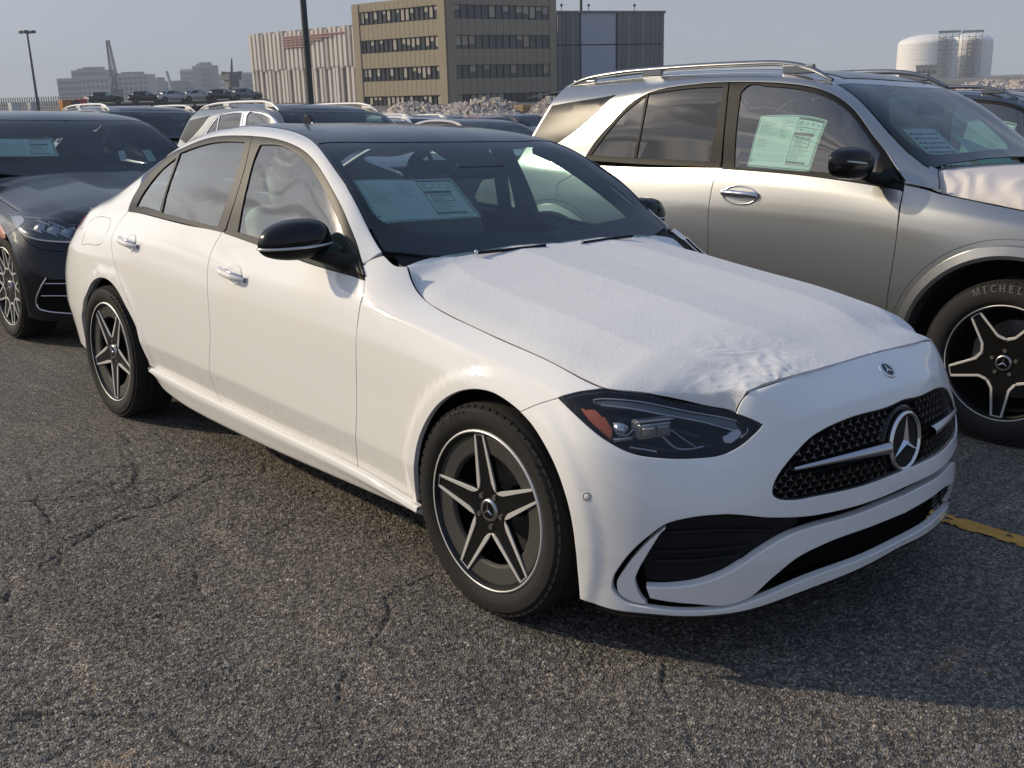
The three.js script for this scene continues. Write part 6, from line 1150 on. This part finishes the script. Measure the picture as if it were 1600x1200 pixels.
{
  // ---- grey warehouse
  const o = thing('warehouse', 'grey ribbed warehouse with a tall pale blue bay', 'building');
  const a = farBase(871, 158), b = farBase(1037, 166), L = farFrame(o, a, b), h = heightAt(871, 20, 158);
  const rib = std(rgb(.17, .17, .17), .7), bay = std(rgb(.42, .455, .52), .6), dk = std(rgb(.03, .03, .032), .7), mid = std(rgb(.22, .22, .215), .7);
  const X = p => (p - 871) / (1037 - 871) * L;
  part('wall', box(L, h - .4, 18, L / 2, (h - .4) / 2, -9.3), dk, o);
  const seg = (x0, x1, m, n) => { for (const [y0, y1] of [[0, h * .625], [h * .64, h]]) { const wd = (x1 - x0) / n; for (let i = 0; i < n; i++) part('cladding_panel', box(wd - .07, y1 - y0, .18, x0 + (i + .5) * wd, (y0 + y1) / 2, 0), m(i), o); } };
  seg(X(872), X(905), i => i % 3 ? rib : mid, 5); seg(X(907), X(960), () => bay, 1); seg(X(962.5), X(1036), i => i === 2 || i === 5 ? mid : rib, 10);
  part('roof_edge', box(L + .1, .35, 18.6, L / 2, h + .1, -9.1), rib, o);
  for (const px of [887, 928, 999]) { const m = part('roof_vent', merge([new THREE.CylinderGeometry(.05, .05, 1, 6).translate(0, .5, 0), new THREE.SphereGeometry(.22, 8, 6).translate(0, 1, 0)]), dk, o); m.position.set(X(px), h + .2, -2); }
  part('flue', new THREE.CylinderGeometry(.22, .22, 9, 8).translate(X(934), h + 4, -6), dk, o);
}
{
  // ---- parking garage with vertical fins and red stripes
  const o = thing('parking_garage', 'pale garage clad in vertical fins with a red stripe motif', 'building');
  const a = farBase(399, 232), b = farBase(566, 205), L = farFrame(o, a, b), h = heightAt(401, 54, 232), hr = heightAt(560, 38, 206);
  const fin = std(rgb(.64, .60, .55), .75), fin2 = std(rgb(.44, .41, .38), .8), back = std(rgb(.20, .19, .185), .9), red = std(rgb(.46, .25, .23), .8);
  const H = (h + hr) / 2;
  part('core', box(L, H - .6, 30, L / 2, (H - .6) / 2, -15.4), back, o);
  const n = 25, w = L / n, f1 = box(w * .56, H * .52, .9), f2 = box(w * .5, H * .47, .7); reseed(8);
  for (let i = 0; i < n; i++) { const m = part('fin', f1, i % 5 === 3 ? fin2 : fin, o); m.position.set((i + .5) * w, H * .74 - (i % 3 ? 0 : .35), .2); const q = part('fin', f2, i % 4 === 1 ? fin2 : fin, o); q.position.set((i + .5) * w + (rnd() - .5) * w * .45, H * .24, .1); const g = part('infill', box(w * .42, H * .96, .2), fin2, o); g.position.set((i + 1) * w, H * .48, -.1); }
  for (let i = 0; i < 7; i++) part('opening', box(w * .4, H * .24, .1, (3.2 + i * 3.1) * w, H * .33, .06), back, o);
  const tx = p => (p - 401) / 160 * L;
  for (const [x0, x1, t] of [[458, 545, .915], [458, 530, .88], [458, 515, .845], [458, 500, .81], [458, 488, .775]]) part('stripe', box(tx(x1) - tx(x0), .20, .3, (tx(x0) + tx(x1)) / 2, H * t, .78), red, o);
  part('parapet', box(L, .5, .5, L / 2, H - .2, -.3), fin2, o);
}
{
  // ---- storage tanks with lattice stair towers
  const white = std(rgb(.88, .86, .82), .6), steel = std(rgb(.10, .10, .105), .6);
  for (const [x0, x1, yTop, d, lab, tw] of [[1404, 1482, 54, 700, 'white domed storage tank with a lattice tower on its right', [1457, 1482]], [1482, 1538, 52, 730, 'second white domed storage tank with a lattice tower in front', [1499, 1523]]]) {
    const o = thing('storage_tank', lab, 'tank', 'domed storage tanks'); const c = farBase((x0 + x1) / 2, d), R = (x1 - x0) / 2 / FOC * d, h = heightAt((x0 + x1) / 2, yTop, d), hs = h * .78;
    o.position.copy(c); o.quaternion.copy(QUP);
    part('shell', new THREE.CylinderGeometry(R, R, hs, 64, 1, true).translate(0, hs / 2, 0), white, o);
    part('dome', new THREE.SphereGeometry(R, 48, 12, 0, Math.PI * 2, 0, Math.PI / 2).scale(1, (h - hs) / R, 1).translate(0, hs, 0), white, o);
    for (let k = 1; k < 7; k++) part('hoop', new THREE.TorusGeometry(R + .05, .10, 6, 64).rotateX(Math.PI / 2).translate(0, hs * k / 7, 0), white, o);
    const t = new THREE.Group(); t.name = 'stair_tower'; o.add(t);
    const dir = CP.clone().sub(c); dir.addScaledVector(TRUEUP, -dir.dot(TRUEUP)).normalize().applyQuaternion(QUP.clone().invert()); const rt = V3(0, 1, 0).cross(dir).normalize();
    const px = ((tw[0] + tw[1]) / 2 - (x0 + x1) / 2) / FOC * d, wd = (tw[1] - tw[0]) / FOC * d, ctr = dir.clone().multiplyScalar(Math.sqrt(Math.max(R * R - px * px, 0)) + 2.5).addScaledVector(rt, px), ht = h * 1.0;
    const q = new THREE.Quaternion().setFromRotationMatrix(new THREE.Matrix4().makeBasis(rt, V3(0, 1, 0), dir)); const P = (x, y, z) => V3(x, y, z).applyQuaternion(q).add(ctr);
    for (const sx of [-1, -.33, .33, 1]) for (const sz of [-1, 1]) part('post', tube([P(sx * wd / 2, 0, sz * 2), P(sx * wd / 2, ht, sz * 2)], .15, 1, 5), steel, t);
    for (let k = 0; k <= 11; k++) part('landing', box(wd, .14, 4).applyQuaternion(q).translate(...P(0, ht * k / 11, 0).toArray()), steel, t);
    const br = []; for (let k = 0; k < 11; k++) for (const sx of [0, 1, 2]) { const xa = lerp(-.5, .5, sx / 3) * wd, xb = lerp(-.5, .5, (sx + 1) / 3) * wd; br.push(tube([P(k % 2 ? xa : xb, ht * k / 11, 2), P(k % 2 ? xb : xa, ht * (k + 1) / 11, 2)], .09, 1, 4)); } part('brace', merge(br), steel, t);
    part('top_rail', box(wd * 1.1, 1.2, 4.4).applyQuaternion(q).translate(...P(0, ht + .5, 0).toArray()), steel, t);
  }
  const o = thing('pump_house', 'low grey service building beside the storage tanks', 'building'); const a = farBase(1428, 640), b = farBase(1462, 640), L = farFrame(o, a, b);
  part('wall', box(L, 7, 8, L / 2, 3.5, -4), std(rgb(.28, .28, .27), .8), o); part('roof', box(L * 1.05, .8, 9, L / 2, 7.2, -4), std(rgb(.12, .12, .12), .8), o); for (let k = 0; k < 4; k++) part('window', box(L / 7, 2, .3, L * (k + .7) / 4.5, 4, .1), M.dark, o);
}
{
  // ---- far city blocks on the left
  const cols = [[.30, .31, .33], [.24, .26, .29], [.36, .36, .36], [.20, .22, .25]], win = std(rgb(.10, .115, .13), .3);
  const B = [[92, 131, 122, 860, 0, 'grey tower with dark bands, leftmost of the far city blocks'], [116, 172, 109, 960, 1, 'broad grey far block with an uneven roof of plant rooms'], [131, 173, 119, 840, 2, 'pale glazed far block with a window grid under the crane'], [172, 234, 116, 850, 2, 'long glazed far block to the right of the crane'], [233, 248, 121, 870, 0, 'narrow pale far block beside the long glazed block'], [247, 288, 126, 900, 3, 'low grey far block behind the white boom'], [285, 307, 108, 900, 1, 'darker half of the far twin towers'], [305, 333, 102, 920, 3, 'taller slab of the far twin towers with a flat cap'], [345, 372, 116, 880, 2, 'pale low far block behind the signal mast'], [370, 396, 113, 890, 1, 'grey far block next to the signal mast'], [395, 406, 127, 870, 3, 'small dark far block beside the finned garage']];
  B.forEach(([x0, x1, y, d, c, lab], n) => {
    const o = thing('city_block', lab, 'building', 'far city blocks'); const a = farBase(x0, d * 1.01), b = farBase(x1, d), L = farFrame(o, a, b), h = heightAt((x0 + x1) / 2, y, d);
    part('wall', box(L, h, L * .7, L / 2, h / 2, -L * .35), std(rgb(...cols[c]), .7), o);
    const nc = Math.max(3, Math.round(L / 3.6)), nr = Math.max(3, Math.round(h / 4.0)), gs = []; for (let j = 1; j < nr; j++) part('window_band', box(L * .95, h / nr * .55, .4, L / 2, h * (j + .25) / nr, .05), win, o);
    if (c === 2) for (let i = 1; i < nc; i++) part('mullion', box(L / nc * .25, h * .95, .8, L * i / nc, h / 2, .1), std(rgb(.42, .42, .42), .7), o);
    if (n === 1 || n === 7 || n === 3) part('plant_room', merge([box(L * .5, h * .10, L * .3, L * .55, h * 1.05, -L * .3), box(L * .2, h * .06, L * .2, L * .2, h * 1.03, -L * .3)]), std(rgb(.22, .22, .23), .8), o);
  });
}
{
  // ---- cranes, mast, lamp posts, fence
  const steel = std(rgb(.075, .08, .085), .6), pale = std(rgb(.55, .55, .54), .6);
  const lattice = (a, b, w, n, r) => { const d = b.clone().sub(a).normalize(), s1 = d.clone().cross(RT).normalize().multiplyScalar(w), s2 = d.clone().cross(s1).normalize().multiplyScalar(w), gs = []; const cs = [[1, 1], [1, -1], [-1, -1], [-1, 1]].map(([p, q]) => t => a.clone().lerp(b, t).addScaledVector(s1, p * (1 - .6 * t)).addScaledVector(s2, q * (1 - .6 * t))); for (const c of cs) gs.push(tube([c(0), c(.5), c(1)], r, 4, 5)); for (let k = 0; k < n; k++) for (let i = 0; i < 4; i++) gs.push(tube([cs[i](k / n), cs[(i + 1) % 4]((k + 1) / n)], r * .7, 1, 4)); return merge(gs); };
  { const o = thing('crawler_crane', 'dark lattice boom crane standing in front of the far blocks', 'crane'); part('boom', lattice(farPoint(178, 120, 560), farPoint(168, 63, 560), 1.4, 16, .22), steel, o); part('cab', box(7, 6, 6).applyQuaternion(QUP).translate(...farPoint(179, 150, 560).toArray()), steel, o); part('mast', lattice(farPoint(180, 152, 560), farPoint(178, 120, 560), 1.6, 8, .24), steel, o); }
  { const o = thing('mobile_crane', 'small crane with a slim white boom', 'crane'); part('boom', tube([farPoint(269, 146, 520), farPoint(264, 125, 520), farPoint(260, 111, 520)], .7, 6, 6), pale, o); part('cab', box(8, 4, 6).applyQuaternion(QUP).translate(...farPoint(270, 150, 520).toArray()), steel, o); }
  { const o = thing('signal_mast', 'dark mast with crossarms beside the far pale block', 'mast'); const P = (x, y) => farPoint(x, y, 420); part('mast', tube([P(362, 152), P(362, 120), P(362, 91)], t => 1.1 * (1 - .75 * t), 10, 6), steel, o); part('crossarm', tube([P(346, 114), P(362, 115), P(378, 113)], .55, 4, 5), steel, o); part('platform', merge([box(7, 2.2, 5).applyQuaternion(QUP).translate(...P(361, 120).toArray()), box(4, 4, 4).applyQuaternion(QUP).translate(...P(362, 128).toArray())]), steel, o); part('base', lattice(P(362, 152), P(362, 127), 2.2, 4, .3), pale, o); }
  { const o = thing('lamp_post', 'dark steel lamp post rising past the striped garage', 'lamp post', 'lamp posts'); const b = farBase(485, 31, 1.9); o.position.copy(b); o.quaternion.copy(QUP); const h = 9; part('pole', new THREE.CylinderGeometry(.075, .10, h, 20).translate(0, h / 2, 0), std(rgb(.055, .065, .068), .55, .3), o); part('base', new THREE.CylinderGeometry(.22, .26, .7, 16).translate(0, .35, 0), std(rgb(.3, .29, .28), .9), o); part('arm', box(1.6, .08, .08, 0, h - .1, 0), steel, o); for (const s of [-1, 1]) part('lamp_head', box(.7, .14, .36, s * .9, h - .05, 0, .03), steel, o); }
  { const o = thing('lamp_post', 'thin lamp post with a cluster of lamps beyond the navy sedan', 'lamp post', 'lamp posts'); const d = 135, b = farBase(57, d, 1.9), h = heightAt(42, 50, d, 1.9); o.position.copy(b); o.quaternion.copy(QUP); part('pole', new THREE.CylinderGeometry(.10, .17, h, 10).translate(0, h / 2, 0), steel, o); for (let k = 0; k < 4; k++) part('lamp_head', box(.8, .3, .5, .6 * Math.cos(k * 1.57 + .6), h, .6 * Math.sin(k * 1.57 + .6), .05), steel, o); }
  { const o = thing('steel_fence', 'thin grey fence along the far edge of the lot', 'fence'); const a = farBase(-60, 230, 2.2), b = farBase(165, 205, 2.2), L = farFrame(o, a, b); const post = box(.12, 2.2, .12); for (let i = 0; i <= 60; i++) { const m = part('post', post, steel, o); m.position.set(L * i / 60, 1.6, 0); } for (const y of [1.0, 2.2, 2.7]) part('rail', box(L, .09, .09, L / 2, y, .06), pale, o); part('base_wall', box(L, .9, .3, L / 2, .3, 0), std(rgb(.35, .34, .33), .9), o); }
}
{
  // ---- heaps of pale rubble
  const mk = (name, lab, pts, d, depth, seed) => { // pts: pixel columns with crest height in pixels
    const tex = dataTex(256, 256, (i, j) => { const n = fbm(i / 9, j / 9, 4, seed), m = hash2(i, j, seed + 1), c = vnoise(i / 30, j / 30, seed + 3); const v = clamp(.22 + .40 * n + .18 * (m - .5), .06, .75); return [Math.pow(v * 1.03, .4545), Math.pow(v * (.95 - .06 * c), .4545), Math.pow(v * (.88 - .12 * c), .4545)]; }, true);
    const nU = 150, nV = 70, f = catmull(pts.map(p => p[0]), pts.map(p => p[1])), x0 = pts[0][0], x1 = pts[pts.length - 1][0];
    const g = sheet(nU, nV, (a, b) => { const px = lerp(x0, x1, a), dd = d + (b - .5) * depth, base = farBase(px, dd), h = Math.max(heightAt(px, f(px), d), 0) * Math.pow(Math.sin(Math.PI * clamp(b, .001, .999)), .75); const n = (fbm(a * 40, b * 18, 4, seed) - .5) * 1.0 + (Math.abs(vnoise(a * 95, b * 45, seed + 5) - .5) - .25) * 1.1; return base.addScaledVector(TRUEUP, Math.max(h * (1 + .25 * n) + .45 * n * smooth(0, 1, h) - .15, -.2)).addScaledVector(RT, .5 * (vnoise(a * 80, b * 40, seed + 9) - .5)); });
    const m = part(name, g.toNonIndexed(), std(rgb(1, 1, 1), .95, 0, { map: tex }), scene); m.geometry.computeVertexNormals(); m.name = numbered(name); m.userData = { label: lab, category: 'heap', group: 'heaps of pale rubble' };
  };
  mk('rubble_heap', 'long heap of pale rubble in front of the tan office block', [[585, 182], [605, 170], [630, 160], [650, 159], [680, 164], [700, 163], [722, 159], [735, 157]], 84, 14, 11);
  mk('rubble_heap', 'heap of pale rubble in front of the shaded office wing', [[700, 170], [725, 160], [750, 156], [775, 154], [795, 158], [806, 162], [815, 176]], 80, 12, 23);
  mk('rubble_heap', 'pointed heap of pale rubble behind the silver estate car', [[806, 186], [830, 168], [845, 158], [858, 149], [868, 152], [880, 160], [900, 172]], 78, 12, 37);
  mk('rubble_heap', 'low heap of pale rubble beyond the dark blue estate car', [[1490, 137], [1515, 128], [1545, 124], [1580, 125], [1620, 120], [1680, 130]], 150, 22, 53);
  const o = thing('timber_crate', 'plain tan timber crate between two rubble heaps', 'crate'); const b = farBase(815, 77); o.position.copy(b); o.quaternion.copy(QUP); const cr = std(rgb(.30, .22, .13), .9); o.scale.setScalar(.62); part('side', box(1.6, 1.2, 1.2, 0, .6, 0), cr, o); for (let k = 0; k < 3; k++) part('plank', box(1.66, .18, 1.26, 0, .2 + k * .4, 0), std(rgb(.36, .27, .17), .9), o);
}
{
  // ---- cars further off in the lot, and cars on a raised deck
  const put = (src, name, lab, px, d, turn, pnt, o = {}) => { const c = copyCar(src, name, lab, 0, 0, { paint: pnt, drop: noPaper.concat(['tyre_lettering']), far: 1, ...o }); const p = farBase(px, d, 1.75); if (!o.deck) p.y = groundY(p.x, p.z); c.position.copy(p); c.quaternion.setFromAxisAngle(V3(0, 1, 0), turn); if (d > 30) c.quaternion.premultiply(QUP); return c; };
  const RB = { roof_rail: whitePaint, rail_foot: whitePaint };
  put(navyCar, 'parked_sedan', 'cream sedan with chrome pillar trim in front of the rubble heaps', 850, 17.2, 0, paint(.66, .63, .57), { map: { roof: M.gloss }, group: 'sedans further back' });
  put(suv, 'parked_suv', 'small white estate car in front of the long rubble heap', 706, 27, 0, whitePaint, { scale: [.92, .9, .95], map: RB, group: SG });
  put(navyCar, 'parked_sedan', 'black sedan between the white estate car and the cream sedan', 745, 38, 0, blackPaint, { group: 'sedans further back' });
  put(navyCar, 'parked_sedan', 'red sedan in front of the shaded office wing', 812, 38, 0, redPaint, { group: 'sedans further back' });
  put(navyCar, 'parked_sedan', 'black sedan to the right of the red sedan', 862, 41, 0, blackPaint, { group: 'sedans further back' });
  put(navyCar, 'parked_sedan', 'dark grey sedan beside the black estate car with white rails', 655, 24, 0, greyPaint, { group: 'sedans further back' });
  put(navyCar, 'parked_sedan', 'silver sedan below the raised deck of cars', 345, 48, 0, silverPaint, { group: 'sedans further back' });
  put(navyCar, 'parked_sedan', 'white sedan below the raised deck of cars', 325, 30, 0, whitePaint, { group: 'sedans further back' });
  // raised deck
  const deck = thing('car_deck', 'dark steel deck carrying a row of cars', 'platform'); const d0 = 150, A = farBase(150, d0), B = farBase(415, d0 - 4), L = farFrame(deck, A, B), dh = heightAt(250, 160, d0);
  const dm = std(rgb(.03, .03, .032), .7); part('floor', box(L, .3, 5.5, L / 2, dh - .15, -1), dm, deck); for (let i = 0; i <= 12; i++) part('post', box(.25, dh, .25, L * i / 12, dh / 2, 1.4), dm, deck); part('back_panel', box(L * .8, dh - .6, .2, L * .55, (dh - .6) / 2, -2.6), dm, deck); part('rail', box(L, .1, .1, L / 2, dh + .1, 1.7), dm, deck);
  const row = [[183, blackPaint, 'black estate car at the left end of the raised deck', 1], [245, blackPaint, 'black estate car on the raised deck below the white boom', 1], [288, silverPaint, 'silver estate car on the raised deck next to a second silver one', 1], [327, silverPaint, 'second silver estate car on the raised deck', 1], [364, blackPaint, 'black estate car on the raised deck under the signal mast', 1], [400, greyPaint, 'dark grey estate car at the garage end of the raised deck', 1]];
  for (const [px, pt, lab] of row) { const c = put(suv, 'parked_suv', lab, px, d0 + 1, px % 2 ? 1.22 : 1.35, pt, { scale: [.9, .86, .9], group: 'estate cars on the raised deck', deck: 1 }); c.position.addScaledVector(TRUEUP, dh - (2 - 1.75)); }
  // work vehicles and containers by the fence
  const items = [[100, 190, .9, [.55, .22, .04], 'orange'], [118, 190, .9, [.05, .06, .06], 'black'], [128, 190, 1.0, [.50, .07, .05], 'red'], [140, 190, 1.3, [.62, .62, .6], 'white'], [20, 190, .7, [.66, .66, .64], 'pale grey'], [50, 190, .6, [.5, .5, .5], 'grey']];
  for (const [px, d, h, c, nm] of items) { const o = thing('site_container', `small ${nm} site container by the far fence`, 'container'); o.position.copy(farBase(px, d, 1.9)); o.quaternion.copy(QUP); const m = std(rgb(...c), .7); part('body', box(1.7, h + .7, 1.4, 0, (h + .7) / 2 + .1, 0, .08), m, o); part('lid', box(1.75, .1, 1.45, 0, h + .85, 0), m, o); for (const s of [-1, 1]) part('skid', box(.2, .12, 1.3, s * .6, .06, 0), M.dark, o); for (let k = 0; k < 4; k++) part('rib', box(.06, h + .5, 1.46, -.65 + k * .43, (h + .7) / 2 + .1, 0), m, o); }
}
scene.traverse(o => { if (o.isMesh) { o.castShadow = true; o.receiveShadow = true; } });
renderer.render(scene, camera);
